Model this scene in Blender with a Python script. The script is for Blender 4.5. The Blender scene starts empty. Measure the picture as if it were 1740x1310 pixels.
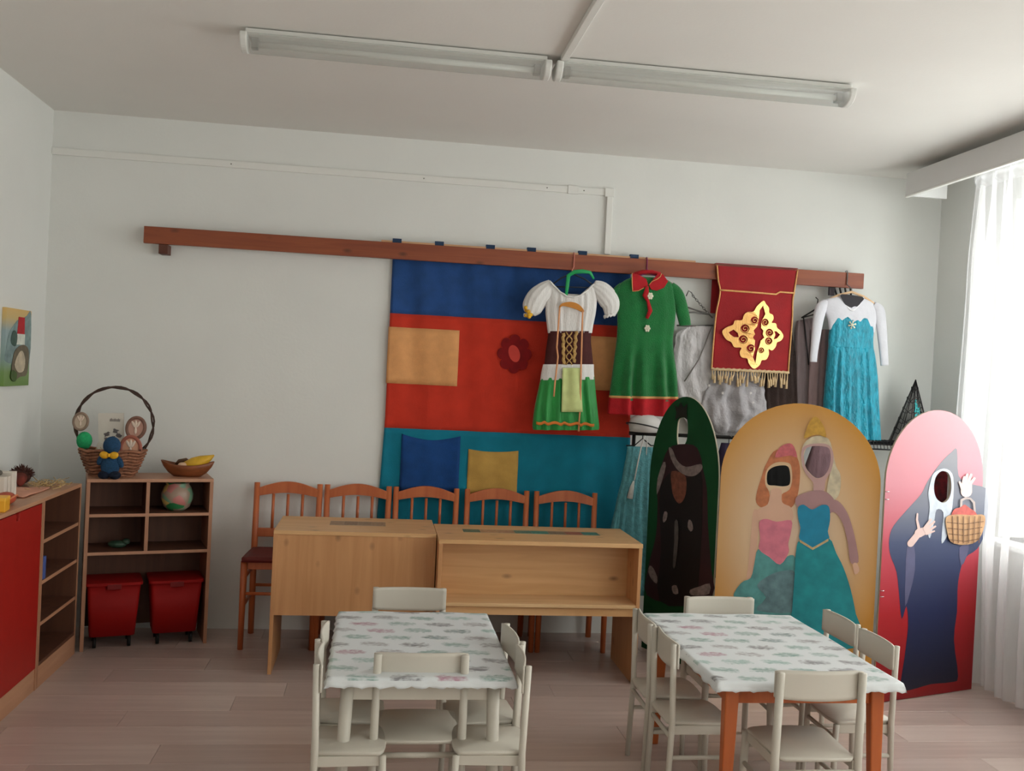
import bpy, bmesh, math, random
from mathutils import Vector, Matrix, Quaternion
random.seed(7)
PI = math.pi
C = bpy.context.scene.collection
sc = bpy.context.scene

# ---------------------------------------------------------------- camera
F, ROLL, PITCH, YAW, CAMH = 1640.0, 0.04864, 0.01183, 0.13604, 1.55
fwd = Vector((math.sin(YAW)*math.cos(PITCH), math.cos(YAW)*math.cos(PITCH), -math.sin(PITCH)))
rgt = Vector((math.cos(YAW), -math.sin(YAW), 0))
dwn = fwd.cross(rgt)
cR = math.cos(ROLL)*rgt - math.sin(ROLL)*dwn
cD = math.sin(ROLL)*rgt + math.cos(ROLL)*dwn
EYE = Vector((0, 0, CAMH))
cam = bpy.data.cameras.new('camera'); cam.sensor_width = 36; cam.lens = 36*F/1740
co = bpy.data.objects.new('camera', cam); C.objects.link(co)
m3 = Matrix((cR, -cD, -fwd)).transposed()
co.matrix_world = Matrix.Translation(EYE) @ m3.to_4x4()
sc.camera = co

# ---------------------------------------------------------------- world, light, exposure
WORLD_STRENGTH = 6.0
w = bpy.data.worlds.new('sky'); sc.world = w; w.use_nodes = True
bg = w.node_tree.nodes['Background']
bg.inputs[0].default_value = (1.0, 0.985, 0.955, 1); bg.inputs[1].default_value = WORLD_STRENGTH
WX = 3.475
WINDOWS = [(3.10, 4.98, 0.77, 2.66), (0.35, 2.35, 0.77, 2.66), (-1.6, -.10, 0.77, 2.66)]  # last window, unseen behind the camera, is added to brighten the left wall
for (y0, y1, z0, z1) in WINDOWS:                       # sky portals in the window openings
    l = bpy.data.lights.new('sky_portal', 'AREA'); l.shape = 'RECTANGLE'
    l.size = z1-z0; l.size_y = y1-y0; l.cycles.is_portal = True
    o = bpy.data.objects.new('sky_portal', l); C.objects.link(o)
    o.location = (WX+0.30, (y0+y1)/2, (z0+z1)/2)
    o.rotation_euler = (0, PI/2, 0)
vs = sc.view_settings
vs.view_transform = 'Standard'; vs.look = 'None'; vs.gamma = 1; vs.use_curve_mapping = False
vs.exposure = 0.68
sc.cycles.max_bounces = 12; sc.cycles.diffuse_bounces = 6; sc.cycles.transparent_max_bounces = 16

# ---------------------------------------------------------------- measuring helpers
def ray(x, y): return (cR*((x-870)/F) + cD*((y-655)/F) + fwd)
def at(x, y, Y):                                        # point of the vertical plane Y=const
    v = ray(x, y); return EYE + v*(Y/v.y)
def atx(x, y, X):
    v = ray(x, y); return EYE + v*(X/v.x)

# ---------------------------------------------------------------- materials
def lin(c):
    return tuple((v/12.92 if v <= 0.04045 else ((v+0.055)/1.055)**2.4) for v in c)
def rgb(r, g, b): return lin((r/255, g/255, b/255))
MATS = {}
def newmat(name):
    m = bpy.data.materials.new(name); m.use_nodes = True
    nt = m.node_tree; b = nt.nodes['Principled BSDF']
    return m, nt, b
def mat(name, col, rough=0.6, var=0.08, scale=12, bump=0.0, bscale=80, stretch=(1,1,1), metal=0, spec=0.4, sheen=0, col2=None):
    if name in MATS: return MATS[name]
    m, nt, b = newmat(name); N = nt.nodes; L = nt.links
    tc = N.new('ShaderNodeTexCoord'); mp = N.new('ShaderNodeMapping')
    mp.inputs['Scale'].default_value = stretch
    L.new(tc.outputs['Object'], mp.inputs[0])
    nz = N.new('ShaderNodeTexNoise'); nz.inputs['Scale'].default_value = scale; nz.inputs['Detail'].default_value = 4
    L.new(mp.outputs[0], nz.inputs['Vector'])
    cr = N.new('ShaderNodeValToRGB')
    c = rgb(*col)
    if col2: ca, cb = c, rgb(*col2)
    else: ca, cb = tuple(max(0, v*(1-var)) for v in c), tuple(min(1, v*(1+var)) for v in c)
    cr.color_ramp.elements[0].position = 0.3; cr.color_ramp.elements[1].position = 0.7
    cr.color_ramp.elements[0].color = (*ca, 1); cr.color_ramp.elements[1].color = (*cb, 1)
    L.new(nz.outputs['Fac'], cr.inputs[0]); L.new(cr.outputs[0], b.inputs['Base Color'])
    b.inputs['Roughness'].default_value = rough; b.inputs['Metallic'].default_value = metal
    b.inputs['Specular IOR Level'].default_value = spec
    if sheen: b.inputs['Sheen Weight'].default_value = sheen
    if bump:
        n2 = N.new('ShaderNodeTexNoise'); n2.inputs['Scale'].default_value = bscale; n2.inputs['Detail'].default_value = 3
        L.new(mp.outputs[0], n2.inputs['Vector'])
        bp = N.new('ShaderNodeBump'); bp.inputs['Strength'].default_value = bump; bp.inputs['Distance'].default_value = 0.01
        L.new(n2.outputs['Fac'], bp.inputs['Height']); L.new(bp.outputs[0], b.inputs['Normal'])
    MATS[name] = m; return m
def wood(name, c1, c2, axis='x', rough=0.45, knots=True, scale=3.0):
    if name in MATS: return MATS[name]
    m, nt, b = newmat(name); N = nt.nodes; L = nt.links
    tc = N.new('ShaderNodeTexCoord'); mp = N.new('ShaderNodeMapping')
    s = {'x': (0.6, 9, 9), 'y': (9, 0.6, 9), 'z': (9, 9, 0.6)}[axis]
    mp.inputs['Scale'].default_value = s; L.new(tc.outputs['Object'], mp.inputs[0])
    nz = N.new('ShaderNodeTexNoise'); nz.inputs['Scale'].default_value = scale; nz.inputs['Detail'].default_value = 5
    nz.inputs['Distortion'].default_value = 0.6
    L.new(mp.outputs[0], nz.inputs['Vector'])
    cr = N.new('ShaderNodeValToRGB'); e = cr.color_ramp.elements
    e[0].position = 0.32; e[0].color = (*rgb(*c2), 1); e[1].position = 0.68; e[1].color = (*rgb(*c1), 1)
    L.new(nz.outputs['Fac'], cr.inputs[0]); out = cr.outputs[0]
    if knots:
        mk = N.new('ShaderNodeMapping'); k = {'x': (2.6, 5.5, 5.5), 'y': (5.5, 2.6, 5.5), 'z': (4.5, 5.5, 3.0)}[axis]
        mk.inputs['Scale'].default_value = k; L.new(tc.outputs['Object'], mk.inputs[0])
        vo = N.new('ShaderNodeTexVoronoi'); vo.inputs['Scale'].default_value = 1.9
        L.new(mk.outputs[0], vo.inputs['Vector'])
        k2 = N.new('ShaderNodeValToRGB'); k2.color_ramp.elements[0].position = 0.03; k2.color_ramp.elements[1].position = 0.17
        k2.color_ramp.elements[0].color = (0.75,)*3+(1,); k2.color_ramp.elements[1].color = (0, 0, 0, 1)
        L.new(vo.outputs['Distance'], k2.inputs[0])
        mx = N.new('ShaderNodeMix'); mx.data_type = 'RGBA'
        L.new(k2.outputs[0], mx.inputs[0]); L.new(out, mx.inputs[6])
        mx.inputs[7].default_value = (*[v*0.28 for v in rgb(*c2)], 1)
        out = mx.outputs[2]
    L.new(out, b.inputs['Base Color']); b.inputs['Roughness'].default_value = rough
    bp = N.new('ShaderNodeBump'); bp.inputs['Strength'].default_value = 0.08; bp.inputs['Distance'].default_value = 0.003
    L.new(nz.outputs['Fac'], bp.inputs['Height']); L.new(bp.outputs[0], b.inputs['Normal'])
    MATS[name] = m; return m
def ramp_mat(name, kind, stops, loc=(0,0,0), scale=(1,1,1), rough=0.5):
    """print whose colours run along z ('z') or out from a centre ('radial')"""
    m, nt, b = newmat(name); N = nt.nodes; L = nt.links
    tc = N.new('ShaderNodeTexCoord'); mp = N.new('ShaderNodeMapping')
    mp.inputs['Location'].default_value = loc; mp.inputs['Scale'].default_value = scale
    L.new(tc.outputs['Object'], mp.inputs[0])
    if kind == 'radial':
        g = N.new('ShaderNodeVectorMath'); g.operation = 'LENGTH'; L.new(mp.outputs[0], g.inputs[0]); out = g.outputs['Value']
    else:
        g = N.new('ShaderNodeSeparateXYZ'); L.new(mp.outputs[0], g.inputs[0]); out = g.outputs['Z']
    cr = N.new('ShaderNodeValToRGB'); e = cr.color_ramp.elements
    while len(e) < len(stops): e.new(0.5)
    for i, (p, c) in enumerate(stops): e[i].position = p; e[i].color = (*rgb(*c), 1)
    L.new(out, cr.inputs[0]); L.new(cr.outputs[0], b.inputs['Base Color'])
    b.inputs['Roughness'].default_value = rough
    MATS[name] = m; return m
def sheer(name, col, opacity, transl=0.5):
    m, nt, b = newmat(name); N = nt.nodes; L = nt.links
    for n in list(N):
        if n.type != 'OUTPUT_MATERIAL': N.remove(n)
    out = [n for n in N if n.type == 'OUTPUT_MATERIAL'][0]
    d = N.new('ShaderNodeBsdfDiffuse'); t = N.new('ShaderNodeBsdfTranslucent'); tr = N.new('ShaderNodeBsdfTransparent')
    nz = N.new('ShaderNodeTexNoise'); nz.inputs['Scale'].default_value = 40
    cr = N.new('ShaderNodeValToRGB'); c = rgb(*col)
    cr.color_ramp.elements[0].color = (*[v*0.94 for v in c], 1); cr.color_ramp.elements[1].color = (*c, 1)
    L.new(nz.outputs['Fac'], cr.inputs[0])
    for n in (d, t): L.new(cr.outputs[0], n.inputs['Color'])
    m1 = N.new('ShaderNodeMixShader'); m1.inputs[0].default_value = transl
    L.new(d.outputs[0], m1.inputs[1]); L.new(t.outputs[0], m1.inputs[2])
    m2 = N.new('ShaderNodeMixShader'); m2.inputs[0].default_value = opacity
    L.new(tr.outputs[0], m2.inputs[1]); L.new(m1.outputs[0], m2.inputs[2]); L.new(m2.outputs[0], out.inputs[0])
    MATS[name] = m; return m

# ---------------------------------------------------------------- mesh builder
def catmull(p, n=4, closed=True):
    out = []; k = len(p)
    rng = range(k) if closed else range(k-1)
    for i in rng:
        if closed: a, b, c, d = p[(i-1) % k], p[i], p[(i+1) % k], p[(i+2) % k]
        else: a, b, c, d = p[max(i-1, 0)], p[i], p[i+1], p[min(i+2, k-1)]
        for j in range(n):
            t = j/n
            out.append(tuple(0.5*((2*b[q]) + (-a[q]+c[q])*t + (2*a[q]-5*b[q]+4*c[q]-d[q])*t*t + (-a[q]+3*b[q]-3*c[q]+d[q])*t**3) for q in range(len(b))))
    if not closed: out.append(tuple(p[-1]))
    return out
class MB:
    def __init__(s): s.bm = bmesh.new(); s.thick = 0
    def box(s, x0, x1, y0, y1, z0, z1, M=None):
        g = bmesh.ops.create_cube(s.bm, size=1)
        T = Matrix.Translation(((x0+x1)/2, (y0+y1)/2, (z0+z1)/2)) @ Matrix.Diagonal((abs(x1-x0), abs(y1-y0), abs(z1-z0), 1))
        if M is not None: T = M @ T
        bmesh.ops.transform(s.bm, matrix=T, verts=g['verts']); return s
    def beam(s, a, b, wx, wy, wx2=None, wy2=None, up=(0, 0, 1)):
        """tapered rectangular bar a->b"""
        a, b = Vector(a), Vector(b); d = (b-a).normalized()
        ref = Vector((1, 0, 0)) if abs(d.x) < 0.9 else Vector((0, 1, 0))
        v = d.cross(ref).normalized(); u = v.cross(d).normalized()
        wx2 = wx if wx2 is None else wx2; wy2 = wy if wy2 is None else wy2
        A = [s.bm.verts.new(a+u*i*wx/2+v*j*wy/2) for i, j in ((-1,-1),(1,-1),(1,1),(-1,1))]
        B = [s.bm.verts.new(b+u*i*wx2/2+v*j*wy2/2) for i, j in ((-1,-1),(1,-1),(1,1),(-1,1))]
        for i in range(4): s.bm.faces.new((A[i], A[(i+1) % 4], B[(i+1) % 4], B[i]))
        s.bm.faces.new(A[::-1]); s.bm.faces.new(B); return s
    def loft(s, rings, closed=True, caps=True):
        R = [[s.bm.verts.new(p) for p in r] for r in rings]; n = len(R[0])
        for a, b in zip(R, R[1:]):
            for i in range(n if closed else n-1):
                s.bm.faces.new((a[i], a[(i+1) % n], b[(i+1) % n], b[i]))
        if caps and closed:
            s.bm.faces.new(R[0][::-1]); s.bm.faces.new(R[-1])
        return s
    def tube(s, path, r, seg=8, closed=False, flat=1.0, nrm=None):
        P = [Vector(p) for p in path]; n = len(P)
        rr = r if isinstance(r, (list, tuple)) else [r]*n
        rings = []; prev = None
        for i, p in enumerate(P):
            if closed: t = P[(i+1) % n]-P[(i-1) % n]
            else: t = P[min(i+1, n-1)]-P[max(i-1, 0)]
            t.normalize()
            if nrm is not None: u = Vector(nrm)-t*t.dot(Vector(nrm))
            elif prev is None: u = t.orthogonal()
            else: u = prev-t*prev.dot(t)
            u.normalize(); prev = u; v = t.cross(u)
            rings.append([p+(u*math.cos(2*PI*k/seg)*flat+v*math.sin(2*PI*k/seg))*rr[i] for k in range(seg)])
        if closed:
            R = [[s.bm.verts.new(q) for q in r_] for r_ in rings]
            for a, b in zip(R, R[1:]+R[:1]):
                for i in range(seg): s.bm.faces.new((a[i], a[(i+1) % seg], b[(i+1) % seg], b[i]))
            return s
        return s.loft(rings)
    def lathe(s, c, prof, seg=24):
        c = Vector(c)
        return s.loft([[c+Vector((r*math.cos(2*PI*k/seg), r*math.sin(2*PI*k/seg), z)) for k in range(seg)] for r, z in prof])
    def ball(s, c, rx, ry=None, rz=None, u=16, v=10, M=None):
        g = bmesh.ops.create_uvsphere(s.bm, u_segments=u, v_segments=v, radius=1)
        T = Matrix.Translation(c) @ (M if M is not None else Matrix()) @ Matrix.Diagonal((rx, ry or rx, rz or rx, 1))
        bmesh.ops.transform(s.bm, matrix=T, verts=g['verts']); return s
    def grid(s, fn, nu, nv, thick=0.0):
        V = [[s.bm.verts.new(fn(i/nu, j/nv)) for i in range(nu+1)] for j in range(nv+1)]
        fs = []
        for j in range(nv):
            for i in range(nu): fs.append(s.bm.faces.new((V[j][i], V[j][i+1], V[j+1][i+1], V[j+1][i])))
        s.thick = thick; return s
    def flat(s, loops, thick, O, U=Vector((1, 0, 0)), V=Vector((0, 0, 1)), N=Vector((0, -1, 0)), off=0.0, smooth=0):
        """filled 2D loops (holes allowed) in the frame O,U,V, from off to off+thick along N"""
        cu = bpy.data.curves.new('t', 'CURVE'); cu.dimensions = '2D'; cu.fill_mode = 'BOTH'; cu.extrude = thick/2
        for lp in loops:
            if smooth: lp = catmull(lp, smooth)
            sp = cu.splines.new('POLY'); sp.points.add(len(lp)-1); sp.use_cyclic_u = True
            for q, (a, b) in zip(sp.points, lp): q.co = (a, b, 0, 1)
        ob = bpy.data.objects.new('t', cu); C.objects.link(ob)
        dg = bpy.context.evaluated_depsgraph_get()
        me = bpy.data.meshes.new_from_object(ob.evaluated_get(dg))
        T = Matrix((( U.x, V.x, N.x, 0), (U.y, V.y, N.y, 0), (U.z, V.z, N.z, 0), (0, 0, 0, 1)))
        me.transform(Matrix.Translation(Vector(O)+N*(off+thick/2)) @ T)
        s.bm.from_mesh(me)
        bpy.data.objects.remove(ob); bpy.data.meshes.remove(me); bpy.data.curves.remove(cu)
        return s
    def build(s, name, m, parent=None, smooth=False, bevel=0, w=False, segs=2):
        bmesh.ops.remove_doubles(s.bm, verts=s.bm.verts, dist=1e-6)
        bmesh.ops.recalc_face_normals(s.bm, faces=s.bm.faces)
        me = bpy.data.meshes.new(name)
        if w and parent is not None:
            M = Matrix.Translation(-world_loc(parent)); s.bm.transform(M)
        s.bm.to_mesh(me); s.bm.free()
        if smooth:
            for p in me.polygons: p.use_smooth = True
        o = bpy.data.objects.new(name, me); C.objects.link(o); me.materials.append(m)
        if parent is not None: o.parent = parent
        if s.thick:
            b = o.modifiers.new('cloth_thickness', 'SOLIDIFY'); b.thickness = s.thick; b.offset = 0
        if bevel:
            b = o.modifiers.new('bevel', 'BEVEL'); b.width = bevel; b.segments = segs; b.limit_method = 'ANGLE'; b.angle_limit = 0.7
        return o
def world_loc(o):
    v = Vector((0, 0, 0))
    while o is not None: v = v+o.location; o = o.parent
    return v
def thing(name, label, cat, loc=(0, 0, 0), rotz=0, group=None):
    o = bpy.data.objects.new(name, None); C.objects.link(o); o.empty_display_size = 0.1
    o.location = loc; o.rotation_euler = (0, 0, rotz); o['label'] = label; o['category'] = cat
    if group: o['group'] = group
    return o
def tag(o, label, cat, group=None):
    o['label'] = label; o['category'] = cat
    if group: o['group'] = group
    return o
def struct(o): o['kind'] = 'structure'; return o
def dup(root, loc, rotz, label=None, group=None, scale=None):
    r = root.copy(); C.objects.link(r); r.location = loc; r.rotation_euler = (0, 0, rotz)
    if label: r['label'] = label
    if group: r['group'] = group
    if scale: r.scale = scale
    for ch in list(root.children):
        c = ch.copy(); C.objects.link(c); c.parent = r
        for g in list(ch.children):
            d = g.copy(); C.objects.link(d); d.parent = c
    return r

# ================================================================ THE ROOM
XL, XR, YB, YF, ZC = -1.875, WX, 5.722, -1.8, 2.90
plaster = mat('white_plaster', (226, 227, 224), 0.9, 0.015, 3, 0.06, 60, spec=0.1)
ceilm = mat('ceiling_plaster', (228, 226, 222), 0.9, 0.015, 2, 0.05, 60, spec=0.1)
struct(MB().box(XL-.2, XR+.4, YB, YB+.2, 0, ZC).build('wall_back', plaster))
struct(MB().box(XL-.2, XL, YF, YB, 0, ZC).build('wall_left', plaster))
struct(MB().box(XL-.2, XR+.4, YF-.2, YF, 0, ZC).build('wall_front', plaster))
wr = MB(); ys = [YF]
for (y0, y1, z0, z1) in sorted(WINDOWS):
    wr.box(XR, XR+.32, ys[-1], y0, 0, ZC); wr.box(XR, XR+.32, y0, y1, 0, z0); wr.box(XR, XR+.32, y0, y1, z1, ZC); ys.append(y1)
wr.box(XR, XR+.32, ys[-1], YB, 0, ZC)
struct(wr.build('wall_right', plaster))
struct(MB().box(XL-.2, XR+.4, YF-.2, YB+.2, ZC, ZC+.15).build('ceiling', ceilm))
floor = struct(MB().box(XL-.2, XR+.4, YF-.2, YB+.2, -.12, -.008).build('floor', mat('subfloor', (92, 82, 74), 0.8)))
# laminate planks, running along the back wall
pm = [wood('laminate_%d' % i, c1, c2, 'x', 0.30, False, 2.2) for i, (c1, c2) in enumerate(
      [((200, 180, 171), (184, 163, 155)), ((194, 174, 165), (176, 155, 147)), ((206, 188, 179), (192, 172, 164)), ((190, 171, 163), (178, 158, 150))])]
PW, PL = 0.192, 1.285
pmesh = {}
def plank_mesh(L_, k):
    key = (round(L_, 3), k)
    if key not in pmesh:
        b = MB().box(0, L_-.0015, 0, PW-.0015, -.009, 0)
        es = [e for e in b.bm.edges if all(v.co.z > -.001 for v in e.verts)]
        bmesh.ops.bevel(b.bm, geom=es, offset=.0008, segments=1, affect='EDGES')
        me = bpy.data.meshes.new('plank'); b.bm.to_mesh(me); b.bm.free(); me.materials.append(pm[k]); pmesh[key] = me
    return pmesh[key]
y = YB-PW; row = 0
while y > YF-PW+.001:
    off = [0.0, .43, .86, .21, .64, 1.07][row % 6]; x = XL-off
    while x < XR-.001:
        a, b_ = max(x, XL), min(x+PL, XR)
        if b_-a > .01:
            o = bpy.data.objects.new('plank', plank_mesh(b_-a, random.randrange(4))); C.objects.link(o)
            o.location = (a, y, 0); o.parent = floor
        x += PL
    y -= PW; row += 1
# windows in the right wall, the last one added for light
pvc = mat('window_white_frame', (240, 241, 240), 0.35, 0.01)
glass, gnt, gb = newmat('window_glass')
for n in list(gnt.nodes):
    if n.type != 'OUTPUT_MATERIAL': gnt.nodes.remove(n)
go = gnt.nodes[0]; gt = gnt.nodes.new('ShaderNodeBsdfTransparent'); gg = gnt.nodes.new('ShaderNodeBsdfGlossy'); gm = gnt.nodes.new('ShaderNodeMixShader')
gt.inputs[0].default_value = (.96, .98, .97, 1); gg.inputs['Roughness'].default_value = .02; gm.inputs[0].default_value = .06
gnt.links.new(gt.outputs[0], gm.inputs[1]); gnt.links.new(gg.outputs[0], gm.inputs[2]); gnt.links.new(gm.outputs[0], go.inputs[0])
for i, (y0, y1, z0, z1) in enumerate(WINDOWS):
    X0 = XR+.18
    wn = bpy.data.objects.new('window_%d' % (i+1), None); C.objects.link(wn); wn.location = (XR, (y0+y1)/2, z0); struct(wn)
    f = MB()
    f.box(X0, X0+.07, y0, y0+.06, z0, z1).box(X0, X0+.07, y1-.06, y1, z0, z1).box(X0, X0+.07, y0+.06, y1-.06, z0, z0+.06).box(X0, X0+.07, y0+.06, y1-.06, z1-.06, z1)
    ym = (y0+y1)/2; f.box(X0, X0+.07, ym-.045, ym+.045, z0+.06, z1-.06)
    f.build('window_frame', pvc, wn, bevel=.004, w=True)
    for a, b_ in ((y0+.06, ym-.045), (ym+.045, y1-.06)):
        MB().box(X0+.03, X0+.036, a, b_, z0+.06, z1-.06).build('pane', glass, wn, w=True)
    MB().box(XR-.12, X0, y0-.04, y1+.04, z0-.03, z0).build('window_sill', pvc, wn, bevel=.006, w=True)
# cable ducts (surface raceways)
duct = mat('duct_plastic', (228, 228, 224), 0.5, 0.01)
t1 = bpy.data.objects.new('trim_1', None); C.objects.link(t1); struct(t1); t1.location = (0, YB, 2.67)
MB().box(XL+.001, 1.300, YB-.014, YB, 2.652, 2.692).build('duct_cover', duct, t1, bevel=.003, w=True)
MB().box(1.303, 1.340, YB-.020, YB, 2.30, 2.652).build('duct_cover', duct, t1, bevel=.003, w=True)
MB().box(1.288, 1.345, YB-.022, YB, 2.646, 2.697).build('duct_corner', duct, t1, bevel=.003, w=True)
MB().box(1.062, 1.128, YB-.018, YB, 2.648, 2.697).build('duct_joint', duct, t1, bevel=.002, w=True)
sm = MB()
for x_ in (.935, 1.16, -.9, .2): sm.ball((x_, YB-.015, 2.672), .004, .003, .004, 8, 6)
sm.build('screw', mat('screw_grey', (120, 118, 112), .4), t1, w=True)
t2 = bpy.data.objects.new('trim_2', None); C.objects.link(t2); struct(t2); t2.location = (.70, 3.9, ZC)
MB().box(.690, .722, YF+.001, 4.02, ZC-.022, ZC).build('duct_cover', duct, t2, bevel=.003, w=True)

# ================================================================ CEILING LAMPS
lampbody = mat('lamp_housing_white', (214, 214, 210), 0.45, 0.01)
difm, dnt, db = newmat('lamp_clear_diffuser')
for n in list(dnt.nodes):
    if n.type != 'OUTPUT_MATERIAL': dnt.nodes.remove(n)
N_ = dnt.nodes; L_ = dnt.links; dgl = N_.new('ShaderNodeBsdfGlossy'); dtr = N_.new('ShaderNodeBsdfTransparent'); ddf = N_.new('ShaderNodeBsdfDiffuse')
wv = N_.new('ShaderNodeTexWave'); wv.inputs['Scale'].default_value = 90; wv.bands_direction = 'Y'
bp = N_.new('ShaderNodeBump'); bp.inputs['Strength'].default_value = .3; bp.inputs['Distance'].default_value = .002
tcd = N_.new('ShaderNodeTexCoord'); L_.new(tcd.outputs['Object'], wv.inputs['Vector']); L_.new(wv.outputs['Fac'], bp.inputs['Height']); L_.new(bp.outputs[0], dgl.inputs['Normal'])
dtr.inputs[0].default_value = (.93, .95, .94, 1); ddf.inputs[0].default_value = (.72, .72, .69, 1); dgl.inputs['Roughness'].default_value = .12
ma = N_.new('ShaderNodeMixShader'); ma.inputs[0].default_value = .30; mb_ = N_.new('ShaderNodeMixShader'); mb_.inputs[0].default_value = .10
L_.new(dtr.outputs[0], ma.inputs[1]); L_.new(ddf.outputs[0], ma.inputs[2]); L_.new(ma.outputs[0], mb_.inputs[1]); L_.new(dgl.outputs[0], mb_.inputs[2]); L_.new(mb_.outputs[0], N_['Material Output'].inputs[0])
tubem = mat('lamp_tube_glass', (225, 226, 222), .2, .01)
def lamp(x0, x1, yc, label):
    t = thing('ceiling_lamp', label, 'lamp', ((x0+x1)/2, yc, ZC), 0, 'fluorescent ceiling lamps')
    def D(x, hw, h, top): return [Vector((x, yc+hw*math.cos(a), ZC-top-h*math.sin(a)**.8 if math.sin(a) > 0 else ZC-top)) for a in [PI*k/16 for k in range(17)]]
    MB().box(x0+.02, x1-.02, yc-.055, yc+.055, ZC-.028, ZC-.004).build('housing', lampbody, t, bevel=.004, w=True)
    b = MB(); b.loft([D(x0+.025, .066, .062, .026), D(x1-.025, .066, .062, .026)]); b.build('diffuser', difm, t, w=True)
    MB().tube([(x0+.06, yc, ZC-.052), (x1-.06, yc, ZC-.052)], .013, 10).build('tube', tubem, t, True, w=True)
    for (a, b_) in ((x0, x0+.03), (x1-.03, x1)):
        MB().loft([D(a, .07, .068, .022), D(b_, .07, .068, .022)]).build('end_cap', lampbody, t, bevel=.006, w=True)
        s = (x0+.055) if a == x0 else (x1-.055)
        MB().box(s-.014, s+.014, yc-.02, yc+.02, ZC-.072, ZC-.030).build('lamp_holder', mat('lamp_holder_grey', (120, 120, 114), .5), t, bevel=.003, w=True)
    return t
lamp(-.625, .655, 4.085, 'long fluorescent ceiling lamp, the left one of the pair')
lamp(.675, 2.015, 4.085, 'long fluorescent ceiling lamp, the right one, nearer the window')

# ================================================================ CORNICE AND CURTAIN
t = thing('curtain_cornice', 'long white curtain cornice under the ceiling by the window', 'cornice', (3.05, 3.5, 2.72))
cw = mat('cornice_white', (222, 222, 222), .5, .01)
MB().box(3.045, 3.063, .1, 5.40, 2.722, 2.858).build('front_board', cw, t, bevel=.006, w=True)
MB().box(3.063, 3.30, .1, 5.40, 2.845, 2.858).build('top_board', cw, t, w=True)
MB().box(3.063, 3.30, 5.382, 5.40, 2.722, 2.845).build('end_board', cw, t, w=True)
MB().box(3.042, 3.066, .1, 5.395, 2.714, 2.722).build('edge_strip', mat('strip_white', (240, 240, 236), .4, .01), t, w=True)
MB().box(3.20, 3.235, .15, 5.36, 2.80, 2.815).build('curtain_track', pvc, t, w=True)
cs = sheer('sheer_white_voile', (246, 246, 248), .50, .30)
CX = 3.215
def fold(y, z):
    k = (2.8-z)/2.8
    ph = y*2*PI; e_ = math.exp(-((y-4.85)/.22)**2)
    return .045*e_*math.sin(ph*17)+.030*math.sin(ph*7.3+.6*math.sin(ph*1.7)) + .018*math.sin(ph*13.1+1.2+1.5*k) + .012*k*math.sin(ph*3.3)
def curt(y0, y1, nu):
    def fn(u, v):
        z = 2.76-v*(2.735); y = y0+(y1-y0)*u
        edge = math.exp(-((y-y1)/.30)**2)
        y2 = y-.10*edge*(1-v)*0 + .03*math.sin(v*3)*edge
        g = .35+.65*min(1, v*6)
        return Vector((CX+fold(y, z)*g+.01*math.sin(v*9+y*5), y2, z))
    return MB().grid(fn, nu, 40)
t = thing('sheer_curtain', 'white sheer voile curtain hanging in front of the bright window', 'curtain', (CX, 3.6, 0))
curt(.4, 4.93, 900).build('curtain_cloth', cs, t, True, w=True)
def hdr(u, v):
    y = .4+4.55*u; z = 2.765-v*.075
    return Vector((CX-.012-.045*math.sin(v*PI)*abs(math.sin(y*21)), y+.01*math.sin(y*60+v*4), z))
MB().grid(hdr, 620, 5).build('gathered_header', cs, t, True, w=True)

# ================================================================ FURNITURE AT THE LEFT
beech = wood('beech_veneer', (192, 144, 112), (176, 128, 98), 'y', .45, False)
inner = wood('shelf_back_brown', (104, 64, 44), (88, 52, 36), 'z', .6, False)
beechz = wood('beech_upright', (180, 132, 102), (164, 116, 88), 'z', .45, False)
beechx = wood('beech_shelf', (192, 144, 114), (176, 128, 100), 'x', .45, False)
redlam = mat('red_laminate', (160, 28, 20), .45, .04, 20)
SX = -1.495; HS = .88
# open shelf along the left wall
t = thing('open_shelf', 'open beech shelf unit with four compartments along the left wall', 'shelf', (-1.68, 4.92, 0))
MB().box(XL+.01, SX, 4.655, 5.215, HS-.018, HS).build('top_board', beech, t, bevel=.002, w=True)
MB().box(XL+.01, SX, 4.655, 4.673, 0, HS-.018).build('side_panel', beechz, t, bevel=.001, w=True)
MB().box(XL+.01, SX-.002, 5.197, 5.215, 0, HS-.018).build('side_panel', inner, t, w=True)
MB().box(SX-.002, SX, 5.197, 5.215, 0, HS-.018).build('edge_band', beechz, t, w=True)
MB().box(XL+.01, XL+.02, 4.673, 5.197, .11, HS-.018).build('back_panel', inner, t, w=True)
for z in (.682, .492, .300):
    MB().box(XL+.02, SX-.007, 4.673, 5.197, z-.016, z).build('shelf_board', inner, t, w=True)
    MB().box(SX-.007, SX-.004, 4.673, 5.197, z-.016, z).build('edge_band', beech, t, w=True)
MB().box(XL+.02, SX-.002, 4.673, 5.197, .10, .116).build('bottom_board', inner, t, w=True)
MB().box(SX-.016, SX, 4.673, 5.197, 0, .10).build('plinth', beech, t, w=True)
tag(MB().box(-1.62, -1.50, 4.70, 4.735, .494, .60).build('picture_book', mat('blue_book_cover', (70, 90, 150), .5, .2, 30), bevel=.003), 'small blue book standing in the open shelf beside the red cabinet', 'book')
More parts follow.
